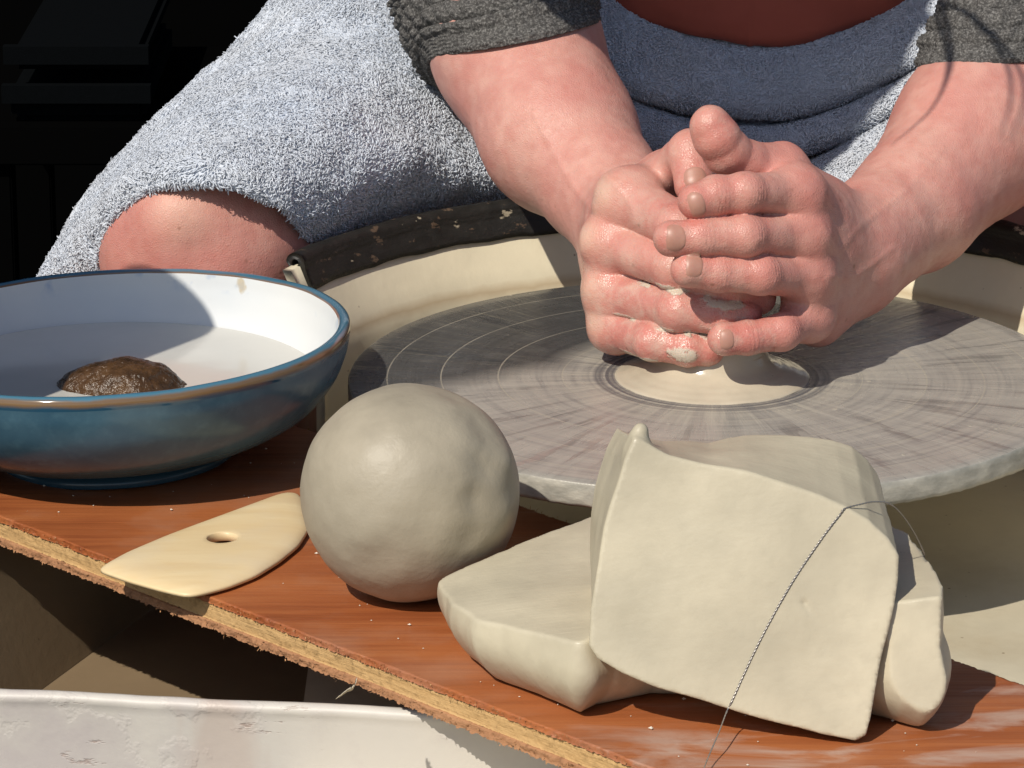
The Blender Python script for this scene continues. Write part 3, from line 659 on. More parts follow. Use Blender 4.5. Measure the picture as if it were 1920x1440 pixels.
# ------------------------------------------------------------------ cut clay: the lying slab and the standing block
def frame(o, x, y):
    x = x / np.linalg.norm(x); z = np.cross(x, y); z /= np.linalg.norm(z); y = np.cross(z, x); return np.stack([x, y, z])
def poly_sdf(p, poly):
    poly = np.asarray(poly, np.float32); d = np.full(len(p), 1e9, np.float32); s = np.ones(len(p), np.float32); n = len(poly)
    for i in range(n):
        a_, b_ = poly[i], poly[i - 1]; e = b_ - a_; w_ = p - a_
        t = np.clip((w_ @ e) / (e @ e), 0, 1); q = w_ - t[:, None] * e; d = np.minimum(d, (q * q).sum(-1))
        c1 = p[:, 1] >= a_[1]; c2 = p[:, 1] < b_[1]; c3 = e[0] * w_[:, 1] > e[1] * w_[:, 0]
        flip = (c1 & c2 & c3) | (~c1 & ~c2 & ~c3); s = np.where(flip, -s, s)
    return s * np.sqrt(d)
# block: the cut face towards the camera, leaning back
bl_ = U(1115, 1262, z=ZT + 2.2); br_ = U(1608, 1392, z=ZT + .12); 
fp = br_                                               # a point of the cut face
lean = math.radians(20); yaw = math.radians(-3)
nF = np.array([math.sin(yaw) * math.cos(lean), -math.cos(yaw) * math.cos(lean), math.sin(lean)])
def Upl(px, py, p=fp, n=nF):
    d = ray(px, py); t = ((p - CAM) @ n) / (d @ n); return CAM + t * d
face = [(1190, 822), (1215, 832), (1255, 852), (1320, 868), (1400, 884), (1470, 905), (1540, 930), (1590, 952), (1632, 976), (1668, 1012), (1688, 1045), (1686, 1085), (1676, 1140), (1662, 1200), (1646, 1275), (1632, 1340), (1622, 1378), (1604, 1388), (1540, 1376), (1450, 1352), (1340, 1322), (1235, 1290), (1165, 1262), (1122, 1236), (1104, 1210), (1106, 1150), (1116, 1080), (1134, 990), (1152, 920), (1170, 862)]
FP = np.array([Upl(x, y) for x, y in face])
fc = FP.mean(0); M3 = frame(fc, RIGHT - nF * (RIGHT @ nF), UP); 
if M3[2] @ nF < 0: M3[2] *= -1
M3[2] = nF
F2 = (FP - fc) @ M3[:2].T
top_uv = lambda px, py: (Upl(px, py) - fc) @ M3[:2].T
sad = [top_uv(1195, 830), top_uv(1640, 985)]
DEP = 6.2
def f_block(P):
    q = P - fc.astype(np.float32); u = q @ M3[0].astype(np.float32); v = q @ M3[1].astype(np.float32); wv = -(q @ nF.astype(np.float32))   # wv: depth behind the cut face
    k = np.clip(wv / DEP, 0, 1)
    # going back the top lifts on the right, the left side steps in, the bottom rises
    x = (u - fcx) / F2w
    v2 = v - k * (.35 + .4 * np.clip((x + .7) / .6, 0, 1) + 2.3 * np.clip((x + .22) / 1.15, 0, 1.05)) * np.clip((v + 1.5) / 3, 0, 1) - k * .95 * np.clip((-v - 1.5) / 2.5, 0, 1)
    u2 = u + .55 * k * np.clip((u - 1.5) / 3, 0, 1) + .95 * k * .85 * np.clip((-u - 2) / 2.5, 0, 1) * np.clip(.35 + .2 * v, 0, 1)
    d2 = poly_sdf(np.stack([u2, v2], -1), F2)
    d2 = d2 + vnoise(P, .5, 2) * .05
    hump = .06 * np.cos(u * .55) * np.cos(v * .5)
    front = -wv - hump + vnoise(P, .3, 2) * .018 + vnoise(P, .9, 2) * .008
    back = wv - DEP + vnoise(P, .3, 2) * .15
    # raised lip at the upper left corner
    lip = cone(P, LIP0, LIP1, .27, .34)
    d = smax(smax(d2, front, .09), back, .4)
    d = smin(d, lip, .55)
    for a_, b_, r in GOUGE: d = smax(d, -cone(P, a_, b_, r, r * .6), .06)
    for a_, r in DENT: d = d + .5 * r * np.exp(-((P - a_.astype(np.float32)) ** 2).sum(-1) / .45)
    return smax(d, -(P[:, 2] - ZT - .015), .15)
F2w = np.ptp(F2[:, 0]) / 2; fcx = (F2[:, 0].max() + F2[:, 0].min()) / 2
GOUGE = [(Upl(x0, y0) + nF * .10, Upl(x1, y1) + nF * .10, r) for x0, y0, x1, y1, r in ((1508, 1130, 1526, 1162, .13), (1396, 884, 1393, 893, .10), (1408, 1330, 1420, 1318, .10), (1160, 965, 1165, 975, .09), (1620, 1260, 1612, 1330, .08), (1500, 960, 1490, 968, .07))]
DENT = [(Upl(1290, 960), .05), (1 * Upl(1330, 940), -.04), (Upl(1545, 1020), -.05), (Upl(1560, 990), -.06), (Upl(1600, 1030), .05), (Upl(1400, 1150), .04), (Upl(1250, 1150), -.04), (Upl(1590, 1300), .05), (Upl(1150, 1130), -.05), (Upl(1480, 1240), .04)]
LIP0 = Upl(1201, 806) - nF * .5; LIP1 = Upl(1190, 840) - nF * .7
lo = FP.min(0) - [1, 1, 1]; hi = FP.max(0) + [1.2, DEP + 2.5, 4.2]
V, F = surface(f_block, lo, hi, .11)
tag(mesh("clay_block", V, F, CLAYCUT), "tall cut block of clay leaning up in front with a wire across its face", "clay block")

# slab: its outline on the board, its top face cut on a slope
slab_top = [(836, 1082, .0), (905, 1050, 0), (1000, 1010, 0), (1140, 955, 0), (1290, 905, 0), (1480, 930, 0), (1640, 975, 0), (1706, 1003, 0), (1752, 1062, 0), (1772, 1100, 0), (1752, 1140, 0), (1690, 1140, 0), (1560, 1125, 0), (1400, 1135, 0), (1230, 1150, 0), (1140, 1180, 0), (1092, 1204, 0), (1050, 1199, 0), (985, 1182, 0), (905, 1163, 0), (858, 1128, 0)]
TZ = lambda x: ZT + 2.7 + 2.2 * np.clip((x - 950) / 800, -.1, 1.0)
ST = np.array([U(x, y, z=TZ(x)) for x, y, _ in slab_top])
A_ = np.c_[ST[:, :2], np.ones(len(ST))]; pl = np.linalg.lstsq(A_, ST[:, 2], rcond=None)[0]      # plane of the cut
STp = ST[:, :2]
def inset(P, r):
    n = len(P); ar = sum(P[i][0] * P[(i + 1) % n][1] - P[(i + 1) % n][0] * P[i][1] for i in range(n)); out = []
    for i in range(n):
        e0 = P[i] - P[i - 1]; e1 = P[(i + 1) % n] - P[i]; m = e0 / np.linalg.norm(e0) + e1 / np.linalg.norm(e1); m /= np.linalg.norm(m)
        out.append(P[i] + np.array([-m[1], m[0]]) * r * (1 if ar > 0 else -1))
    return np.array(out)
STs = inset(STp, .5)
def f_slab(P):
    top = (P[:, 2] - (P[:, 0] * pl[0] + P[:, 1] * pl[1] + pl[2])) / math.sqrt(1 + pl[0] ** 2 + pl[1] ** 2)
    top = top + .10 * np.exp(-((P[:, 0] + 6.5) / 2.2) ** 2) * 0
    h = np.clip((P[:, 2] - ZT) / 3.2, 0, 1.3)
    bulge = .35 * np.sin(np.clip(h, 0, 1) * np.pi) - .75 * (1 - np.clip(h * 1.5, 0, 1)) ** 2
    side = poly_sdf(P[:, :2], STs) - .5 - bulge + vnoise(P * np.array([1, 1, .5], np.float32), .40, 2) * .10 + np.abs(vnoise(P * np.array([1, 1, .6], np.float32), .9, 2)) * .05
    d = smax(top + vnoise(P, .35, 2) * .025, side - .0, .05)
    q = P - fc.astype(np.float32); d = np.maximum(d, np.minimum(q @ nF.astype(np.float32) + .35, q @ M3[0].astype(np.float32) - F2[:, 0].min() - .1))                    # the block stands pressed against it
    return smax(d, -(P[:, 2] - ZT - .01), .3)
lo = np.r_[STp.min(0) - 1.2, ZT - .3]; hi = np.r_[STp.max(0) + 1.2, ST[:, 2].max() + .8]
V, F = surface(f_slab, lo, hi, .12)
tag(mesh("clay_slab", V, F, CLAYCUT), "flat topped cut lump of clay lying behind and under the tall block", "clay lump")
# ------------------------------------------------------------------ cutting wire
wp = [U(1303, 1490, z=ZT + .25), U(1324, 1430, z=ZT + .35), U(1346, 1378, z=ZT + .75)]
def onblock(px, py):
    d = ray(px, py) / np.linalg.norm(ray(px, py)); t = np.linspace(-2.5, 2.5, 600); Q = Upl(px, py) + t[:, None] * d
    f = f_block(Q.astype(np.float32)); k = np.argmax(f < 0) if (f < 0).any() else np.argmin(f); return Q[k]
wp += [onblock(x, y) + nF * .045 for x, y in catmull([(1362, 1336), (1420, 1210), (1480, 1100), (1540, 1010), (1583, 954)], 26)]
fpY = Upl(1590, 950)[1]
wp += [U(1612, 946, Y=fpY + .4), U(1640, 941, Y=fpY + .9), U(1668, 945, Y=fpY + 1.3), U(1692, 966, Y=fpY + 2), U(1718, 1006, Y=fpY + 3), U(1733, 1042, Y=fpY + 3.6), U(1715, 1039, Y=fpY + 3.9), U(1688, 1036, Y=fpY + 4.2)]
cl = catmull(np.array(wp), 620)
T = np.gradient(cl, axis=0); T /= np.linalg.norm(T, axis=1, keepdims=True); Nn = np.cross(T, [0.2, .9, .4]); Nn /= np.linalg.norm(Nn, axis=1, keepdims=True); Bn = np.cross(T, Nn)
s_ = np.r_[0, np.cumsum(np.linalg.norm(np.diff(cl, axis=0), axis=1))]
V, F = [], []
for strand in (0, math.pi):
    an = s_ * 2 * np.pi / .30 + strand; c_ = cl + .013 * (np.cos(an)[:, None] * Nn + np.sin(an)[:, None] * Bn)
    ringp = np.stack([c_ + .020 * (math.cos(q) * Nn + math.sin(q) * Bn) for q in np.linspace(0, 2 * np.pi, 6, endpoint=False)], 1)
    F.append(grid_faces(620, 6, closed_v=True) + len(V) * 0 + (0 if strand == 0 else 620 * 6)); V.append(ringp.reshape(-1, 3))
tag(mesh("cutting_wire", np.concatenate(V), np.concatenate(F), simple("steel wire", (0.42, 0.40, 0.37), .35, .8)), "thin twisted steel wire looping over the face of the tall clay block", "wire")

# ------------------------------------------------------------------ crumbs of clay on the board
def crumbs(n):
    V, F = [], []
    for i in range(n):
        while True:
            a_, u = random.uniform(-8, 58), random.random()
            p = (F0 + fd * a_) * (1 - u) + (B0 + bd * (a_ * .85 - 6)) * u
            if np.hypot(p[0] - BC[0], p[1] - BC[1]) > 5.2: break
        r = random.choice((.02, .03, .03, .045, .07)) * random.uniform(.8, 1.3); c = np.array([p[0], p[1], ZT + .02 + r * .4]); k = len(V)
        for dx, dy, dz in ((1, 0, 0), (-1, .2, 0), (0, 1, .1), (.1, -1, 0), (0, 0, .8), (0, 0, -.6)):
            V.append(c + r * np.array([dx * random.uniform(.6, 1.6), dy * random.uniform(.6, 1.3), dz]))
        F += [(k, k + 2, k + 4), (k + 2, k + 1, k + 4), (k + 1, k + 3, k + 4), (k + 3, k, k + 4), (k + 2, k, k + 5), (k + 1, k + 2, k + 5), (k + 3, k + 1, k + 5), (k, k + 3, k + 5)]
    return V, F
V, F = crumbs(150)
cr = mesh("clay_crumbs", V, F, simple("dry clay", (0.66, 0.60, 0.50), .8), smooth=False); cr['kind'] = 'stuff'; cr['label'] = "tiny pale crumbs of dry clay scattered over the red board"

# ------------------------------------------------------------------ clay on the wheel
prof = dense([(4.25, .0), (4.15, .07), (3.85, .18), (3.4, .34), (3.0, .50), (2.65, .72), (2.4, 1.1), (2.2, 1.7), (1.9, 2.8), (1.0, 3.7), (.01, 3.9)], 120)
V, F = lathe(prof, 180); rr_ = np.linalg.norm(V[:, :2], axis=1)
V[:, 2] += np.where(V[:, 2] < 1.2, np.sin(rr_ * 14) * .004 + vnoise(V, .8, 2) * .03, 0)
tag(mesh("thrown_clay", V, F, WETCLAY), "wet pale clay being centred on the wheel head under both hands", "clay")

# ------------------------------------------------------------------ the potter
person = thing("person", (3, 48, -28), "person with bare forearms in a grey knit sweater cupping clay on the wheel", "person")
def UH(x, y, Y): return U(x, y, Y=Y + 3.2 * min(1, max(.3, (24 - Y) / 20)))
def ch(*pts): return [(UH(x, y, Y), r) for x, y, Y, r in pts]
LH = dict(
    index=ch((1492, 366, -4.0, 1.02), (1396, 362, -6.2, .89), (1342, 366, -6.5, .82), (1306, 378, -6.85, .775)),
    middle=ch((1504, 443, -4.4, 1.02), (1398, 443, -6.8, .89), (1315, 444, -7.1, .81), (1260, 447, -7.3, .765)),
    ring=ch((1510, 518, -4.4, 1.0), (1426, 515, -6.8, .87), (1346, 511, -7.1, .79), (1291, 505, -7.4, .755)),
    pinky=ch((1514, 594, -4.0, .96), (1468, 621, -6.1, .78), (1402, 632, -6.6, .71), (1360, 635, -6.9, .67)),
    thumb=ch((1540, 400, .2, 1.35), (1466, 316, -2.2, 1.08), (1400, 304, -3.4, .92), (1362, 284, -3.9, .98), (1344, 258, -4.2, .95), (1333, 237, -4.25, .84)))
RH = dict(
    index=ch((1180, 376, -.6, 1.28), (1272, 428, -4.0, 1.0), (1370, 440, -4.6, .86), (1420, 470, -4.0, .8)),
    middle=ch((1143, 455, -.9, 1.06), (1266, 503, -4.5, .97), (1366, 534, -5.0, .86), (1420, 556, -4.5, .8)),
    ring=ch((1146, 548, -1.2, 1.04), (1273, 581, -5.0, .95), (1350, 590, -5.4, .85), (1394, 592, -5.2, .8)),
    pinky=ch((1152, 614, -1.4, .98), (1226, 640, -4.6, .84), (1290, 653, -5.3, .77), (1326, 655, -5.3, .73)),
    thumb=ch((1225, 390, 3.2, 1.35), (1250, 330, 1.4, 1.1), (1295, 285, -.8, .98), (1302, 348, -2.0, .84)))
LHW = UH(1602, 478, 1.2); RHW = UH(1168, 392, 5.2)
def palm(H_, wrist, extra, rw):
    pr = []
    for k in ('index', 'middle', 'ring', 'pinky'):
        a_, r = H_[k][0]; pr.append((wrist * .86 + a_ * .14, a_, rw, r * .98))
    ks = [H_[k][0][0] for k in ('index', 'middle', 'ring', 'pinky')]
    for p, q in zip(ks, ks[1:]): pr.append((p, q, .92, .92))
    return pr + extra
lp = palm(LH, LHW, [(LH['thumb'][0][0], LHW, 1.4, 2.0), (LH['thumb'][0][0], LH['index'][0][0], 1.3, 1.0), (LH['thumb'][1][0], LH['index'][0][0], .75, .9), (UH(1532, 600, -1.8), UH(1578, 535, .6), 1.2, 1.6)], 1.7)
rpm = palm(RH, RHW, [(RH['thumb'][0][0], RHW, 1.5, 2.0), (RH['thumb'][1][0], RH['index'][0][0], .9, 1.1), (RH['thumb'][0][0], RH['index'][0][0], 1.3, 1.1), (UH(1160, 600, 0), UH(1165, 470, 3.6), 1.2, 1.7)], 1.75)
larm = ch((1602, 478, 1.2, 2.25), (1640, 440, 3.0, 2.45), (1712, 388, 6, 2.85), (1824, 258, 11.5, 3.72), (1915, 110, 17, 4.2), (1985, 10, 21.5, 4.2))
rarm = ch((1168, 392, 5.2, 2.2), (1130, 352, 7, 2.62), (1050, 256, 11, 3.5), (968, 90, 17, 3.95), (880, -110, 25, 4.2))
def chainf(P, c, k):
    d = None
    for (a_, ra), (b_, rb) in zip(c, c[1:]):
        e = cone(P, a_, b_, ra, rb); d = e if d is None else smin(d, e, k)
    return d
def joints(P, c, dors):
    d = None
    for (a_, ra) in c[1:-1]:
        q = a_ + dors * ra * .09; e = np.sqrt(((P - q.astype(np.float32)) ** 2).sum(-1)) - ra * .93; d = e if d is None else np.minimum(d, e)
    return d
LD = np.array([.25, -.93, .27]); RD = np.array([-.35, -.86, .37]); RDm = np.array([-.8, -.5, .35])
def handf(P, H_, pp, arm, dors, mcp_d, knuck):
    pal = None
    for a_, b_, ra, rb in pp:
        e = cone(P, a_, b_, ra, rb); pal = e if pal is None else smin(pal, e, .85)
    av = chainf(P, arm, .9); pal = smin(pal, av, 1.3)
    for k in ('index', 'middle', 'ring', 'pinky'):                     # knuckles of the fist
        a_, r = H_[k][0]; q = a_ + mcp_d * r * .28; pal = smin(pal, np.sqrt(((P - q.astype(np.float32)) ** 2).sum(-1)) - r * .80, knuck)
    out_ = pal
    for k, c in H_.items():
        f = smin(chainf(P, c, .18), joints(P, c, dors if k != 'thumb' else dors * .2), .3)
        tip, rt = c[-1]
        f = smin(f, np.sqrt(((P - (tip - dors * rt * .12).astype(np.float32)) ** 2).sum(-1)) - rt * .98, .2)
        out_ = np.minimum(out_, smin(f, pal, .55)) if k != 'thumb' else smin(out_, smin(f, pal, .7), .06)
    return out_
def f_arms(P):
    a_ = handf(P, LH, lp, larm, LD, np.array([.55, -.75, .3]), .5); b_ = handf(P, RH, rpm, rarm, RD, RDm, .45)
    d = smin(a_, b_, .04)
    return d + vnoise(P, .55, 2) * .045
plo = np.array([-16.5, -6.5, -.2]); phi = np.array([19.5, 26.5, 16.5])
V, F = surface(f_arms, plo, phi, .074, project=2)
# keep it to below the cuffs
N = vertex_normals(V, F)
disp = np.zeros(len(V)); red = np.zeros(len(V)); pale = np.zeros(len(V)); clay = np.zeros(len(V)); wet = np.zeros(len(V))
for H_, dors in ((LH, LD), (RH, RD)):
    for k, c in H_.items():
        for j, (a_, r) in enumerate(c[1:], 1):
            last = j == len(c) - 1
            b0_ = c[j - 1][0]; ax = a_ - b0_; ax /= np.linalg.norm(ax)
            q = V - a_; dist = np.linalg.norm(q, axis=1); m = dist < r * 1.9
            s = (q @ ax)[m]; lat = np.exp(-(dist[m] / (r * 1.25)) ** 2)
            fac = np.clip(N[m] @ dors * 1.4, 0, 1)
            if not last and k == 'thumb': red[m] += .4 * lat
            elif not last:
                wob = vnoise(V[m], 1.6, 2) * .07
                for off, am in ((-.42, .022), (-.24, .04), (-.07, .055), (.09, .055), (.25, .035), (.40, .02)):
                    disp[m] -= am * np.exp(-((s + wob - off) / .045) ** 2) * fac * lat * 1.4
                red[m] += .55 * fac * lat
            else:
                red[m] += .75 * lat
for k in ('index', 'middle', 'ring', 'pinky'):
    for H_, dd, am in ((RH, RDm, .9), (LH, np.array([.55, -.75, .3]), .2)):
        a_, r = H_[k][0]; dist = np.linalg.norm(V - (a_ + dd * r), axis=1)
        if H_ is RH: pale += am * np.exp(-(dist / .75) ** 2); red += .30 * np.exp(-(dist / 2.0) ** 2)
        else: red += .3 * np.exp(-(dist / 1.1) ** 2)
for (a_, b_, am, wd) in [(LH[k][0][0] + np.array([.25, -.6, .25]), LHW + np.array([.1, -1.9, .9]), .10, .26) for k in ('index', 'middle', 'ring', 'pinky')] + [(RH[k][0][0] + RDm * .9, RHW + np.array([-1.2, -1.0, 1.5]), .09, .28) for k in ('index', 'middle', 'ring')]:
    ab = b_ - a_; t_ = np.clip(((V - a_) @ ab) / (ab @ ab), 0, 1); q = V - a_ - t_[:, None] * ab; disp += am * np.exp(-(np.linalg.norm(q, axis=1) / (wd + .5)) ** 2) * np.exp(-((t_ - .35) / .45) ** 2)
for pts, am in (([(1530, 420, -3), (1560, 470, -1.5), (1600, 430, .5), (1690, 360, 4), (1760, 280, 7)], .028), ([(1545, 520, -2.5), (1590, 520, 0), (1660, 470, 2.5)], .04), ([(1110, 400, 4), (1060, 330, 7), (1000, 220, 11)], .04), ([(1190, 420, -2), (1170, 380, 2), (1130, 340, 5)], .04)):
    vl = catmull(np.array([UH(*p) for p in pts]), 60); d_ = np.full(len(V), 9.0)
    for p in vl: d_ = np.minimum(d_, np.hypot((V[:, 0] - p[0]), (V[:, 2] - p[2]) + .3 * (V[:, 1] - p[1])))
    disp += am * np.exp(-(d_ / .17) ** 2) * (N @ -FWD > 0)
disp += vnoise(V, 1.7, 3) * .010 + np.abs(vnoise(V, 3.4, 2)) * -.006
lowz = np.exp(-((V[:, 2] - 1.5) / 2.6) ** 2) * (V[:, 0] < 2.5); red += .28 * lowz; wet = np.clip(lowz * 1.1 + .55 * np.clip((2.2 - V[:, 0]) / 1.5, 0, 1), 0, 1) * np.clip((7 - V[:, 1]) / 3, 0, 1)
def smear(px, py, Y, r, am=1.0):
    c = UH(px, py, Y); global clay; clay = np.maximum(clay, am * np.exp(-(((V - c) / r) ** 2).sum(1)))
for px, py, Y, r, am in ((1245, 541, -5.4, (.7, .9, .16), 1), (1272, 548, -5.6, (.5, .9, .14), 1), (1345, 570, -6.1, (.55, .9, .16), 1), (1375, 575, -6.1, (.55, .9, .2), 1.1), (1325, 563, -6, (.3, .9, .2), .8),
                          (1278, 664, -5.9, (.65, .9, .32), 1.3), (1250, 618, -5.4, (.5, .9, .14), .9), (1290, 628, -6, (.6, .9, .16), 1), (1325, 632, -6, (.4, .9, .2), .9), (1215, 672, -5.0, (.5, .9, .15), .9), (1258, 300, .5, (.28, 1, .7), 1.2), (1270, 262, .2, (.3, 1, .3), .8), (1380, 655, -5.6, (.9, .9, .2), .8), (1235, 305, 1.0, (.3, 1, .3), .9), (1182, 590, -3, (.9, 1.2, .12), .9), (1195, 658, -3.6, (.9, 1.2, .14), .8), (1215, 530, -3.4, (.5, 1, .10), .8), (1400, 655, -5.6, (1.6, 1.2, .16), .7), (1345, 615, -6, (.5, 1, .12), .8)):
    smear(px, py, Y, r, am)
V = V + N * (disp + clay * .035)[:, None]
def f_rest(P):
    Rs, Ls = np.array([-15., 34, 36]), np.array([20., 35, 38]); Hd = np.array([-14., 5.5, 42.5])
    d = cone(P, (3.5, 50, 0), (3.5, 40, 24), 12.5, 10.5); d = smin(d, cone(P, (3.5, 40, 24), (2.5, 35, 35), 10.5, 10), 5)
    d = smin(d, cone(P, Rs + [4, 0, 0], Ls - [4, 0, 0], 6, 6), 5)
    d = smin(d, cone(P, (1.5, 31, 39), Hd + [1, 5, -1], 5, 5), 3)
    d = smin(d, ell(P, Hd, (7.2, 9.5, 9.5)), 2.5); d = smin(d, ell(P, Hd + [0, -5, -6], (5, 5, 5)), 2); d = smin(d, ell(P, Hd + [0, -10.2, -3], (1.1, 1.6, 1.8)), .8)
    for s in (-1, 1):
        d = smin(d, ell(P, Hd + [s * 7.2, 1, -1], (.8, 1.9, 2.9)), .5); d = smax(d, -ell(P, Hd + [s * 3.0, -9.6, 0], (1.5, 1.0, .8)), .5)
    d = smax(d, -ell(P, Hd + [0, -10, -7.3], (2.2, .6, .35)), .3)
    d = smin(d, cone(P, Rs, rarm[-1][0], 5.2, 4.3), 3); d = smin(d, cone(P, rarm[-1][0], rarm[-2][0], 4.2, 3.7), 1); d = smin(d, cone(P, Ls, larm[-1][0], 5.2, 4.2), 3); d = smin(d, cone(P, larm[-1][0], larm[-2][0], 4.2, 3.9), 1)
    # legs: right knee beside the basin, left knee out at the other side
    kn = np.array([U(385, 478, Y=12)[0], 13.7, 2.2]); hip = np.array([-5., 47, 0])
    d = smin(d, cone(P, hip, kn + [1.5, 4, -.6], 8.2, 5.3), 4)
    d = smin(d, cone(P, kn + [1.5, 4, -.6], kn, 5.3, 4.95), 1.5)
    d = smin(d, cone(P, kn + [0, .3, -.6], kn + [2, 4, -42], 4.75, 3.8), 1.2)
    d = smin(d, ell(P, U(340, 405, Y=10.3), (1.7, 1.4, 1.6)), 1.8)
    d = smax(d, -(np.linalg.norm(P - U(374, 478, Y=7.8).astype(np.float32), axis=-1) - .8), 1.4)
    k2 = np.array([28., 14, -1]); d = smin(d, cone(P, np.array([12., 47, 0]), k2, 8.2, 5.2), 4); d = smin(d, cone(P, k2, k2 + [-1, 6, -42], 5, 3.8), 2)
    for kk, dx in ((kn + np.array([2, 4, -42]), 0), (k2 + np.array([-1, 6, -42]), 0)):
        d = smin(d, cone(P, kk, kk + [0, -9, -5.5], 3.7, 2.6), 2)
    return d
V2, F2_ = surface(f_rest, (-33, -2, -54), (36, 68, 62), .7, project=2)
nk = len(V2); knc = np.array([U(385, 478, Y=12)[0], 13.7, 2.2])
kd = np.exp(-(np.linalg.norm(V2 - (knc + [-1.5, -4, 0]), axis=1) / 4.2) ** 2)
pal2 = .55 * np.exp(-(np.linalg.norm(V2 - U(338, 396, Y=9.2), axis=1) / 1.6) ** 2)
Vall = np.concatenate([V, V2]); Fall = np.concatenate([F, F2_ + len(V)])
# arms stop inside the sleeves
body = mesh("body", Vall, Fall, SKIN, person)
attr(body, "red", np.clip(np.r_[red, 0.55 * kd], 0, 1)); attr(body, "pale", np.clip(np.r_[pale, pal2], 0, 1)); attr(body, "clay", np.clip(np.r_[clay, np.zeros(nk)], 0, 1.5)); attr(body, "wet", np.clip(np.r_[wet, np.zeros(nk)], 0, 1))
# fingernails
def nail(px, py, c, nrm, length, width, root=None):
    tip, dip = c[-1][0], c[-2][0]; ax = tip - dip; nrm = np.array(nrm, float); nrm /= np.linalg.norm(nrm)
    d0 = ray(px, py); d0 = d0 / np.linalg.norm(d0); p = U(px, py, Y=tip[1] - 2.2)
    for _ in range(60): p = p + d0 * float(f_arms(p[None].astype(np.float32))[0]) * .8
    _, g = grad(f_arms, p[None]); g = g[0] / np.linalg.norm(g[0]); nrm = g * .6 + nrm * .4; nrm /= np.linalg.norm(nrm)
    ax = ax - nrm * (ax @ nrm); ax /= np.linalg.norm(ax); sd = np.cross(nrm, ax)
    n = 15; a_ = np.linspace(-1, 1, n); A, B = np.meshgrid(a_, a_, indexing='ij')
    # superellipse outline
    x = A * np.sqrt(1 - .5 * B ** 2 * .75); y = B * np.sqrt(1 - .5 * A ** 2 * .75) * np.where(A < 0, np.sqrt(1 - .55 * np.abs(A) ** 3), 1)
    P = p + (x * length / 2)[..., None] * ax + (y * width / 2)[..., None] * sd + nrm * .35
    Q = P.reshape(-1, 3)
    for _ in range(14):
        Q = Q - nrm * (chunks(f_arms, Q) - .0)[:, None] * .7
    edge = np.maximum(np.abs(A), np.abs(B)).reshape(-1); lift = np.where(edge > .99, -.03, .022 - .02 * (edge > .85))
    lift = lift + np.where(A.reshape(-1) > .9, .018, 0)
    Q = Q + nrm * lift[:, None]
    o = mesh("fingernail", Q, grid_faces(n, n), NAIL, body)
    if np.cross(Q[n] - Q[0], Q[1] - Q[0]) @ nrm < 0: o.data.flip_normals()
nail(1309, 385, LH['index'], (.35, -.9, .2), .74, 1.22)
nail(1268, 446, LH['middle'], (.3, -.93, .15), .95, 1.28)
nail(1303, 497, LH['ring'], (.3, -.92, .2), .84, 1.2)
nail(1364, 637, LH['pinky'], (.3, -.93, .15), .68, 1.0)
nail(1303, 330, RH['thumb'], (-.1, -.9, .3), 1.0, 1.1)
def pix(P):
    q = P - CAM; d = q @ FWD; return np.stack([960 + FPX * (q @ RIGHT) / d, 720 - FPX * (q @ UP) / d], -1)
def cuff(arm, px, py):
    K = catmull(np.array([p for p, r in arm]), 800); L_ = np.r_[0, np.cumsum(np.linalg.norm(np.diff(K, axis=0), axis=1))]
    return L_[np.argmin(np.abs(pix(K)[:, 1] - py))]
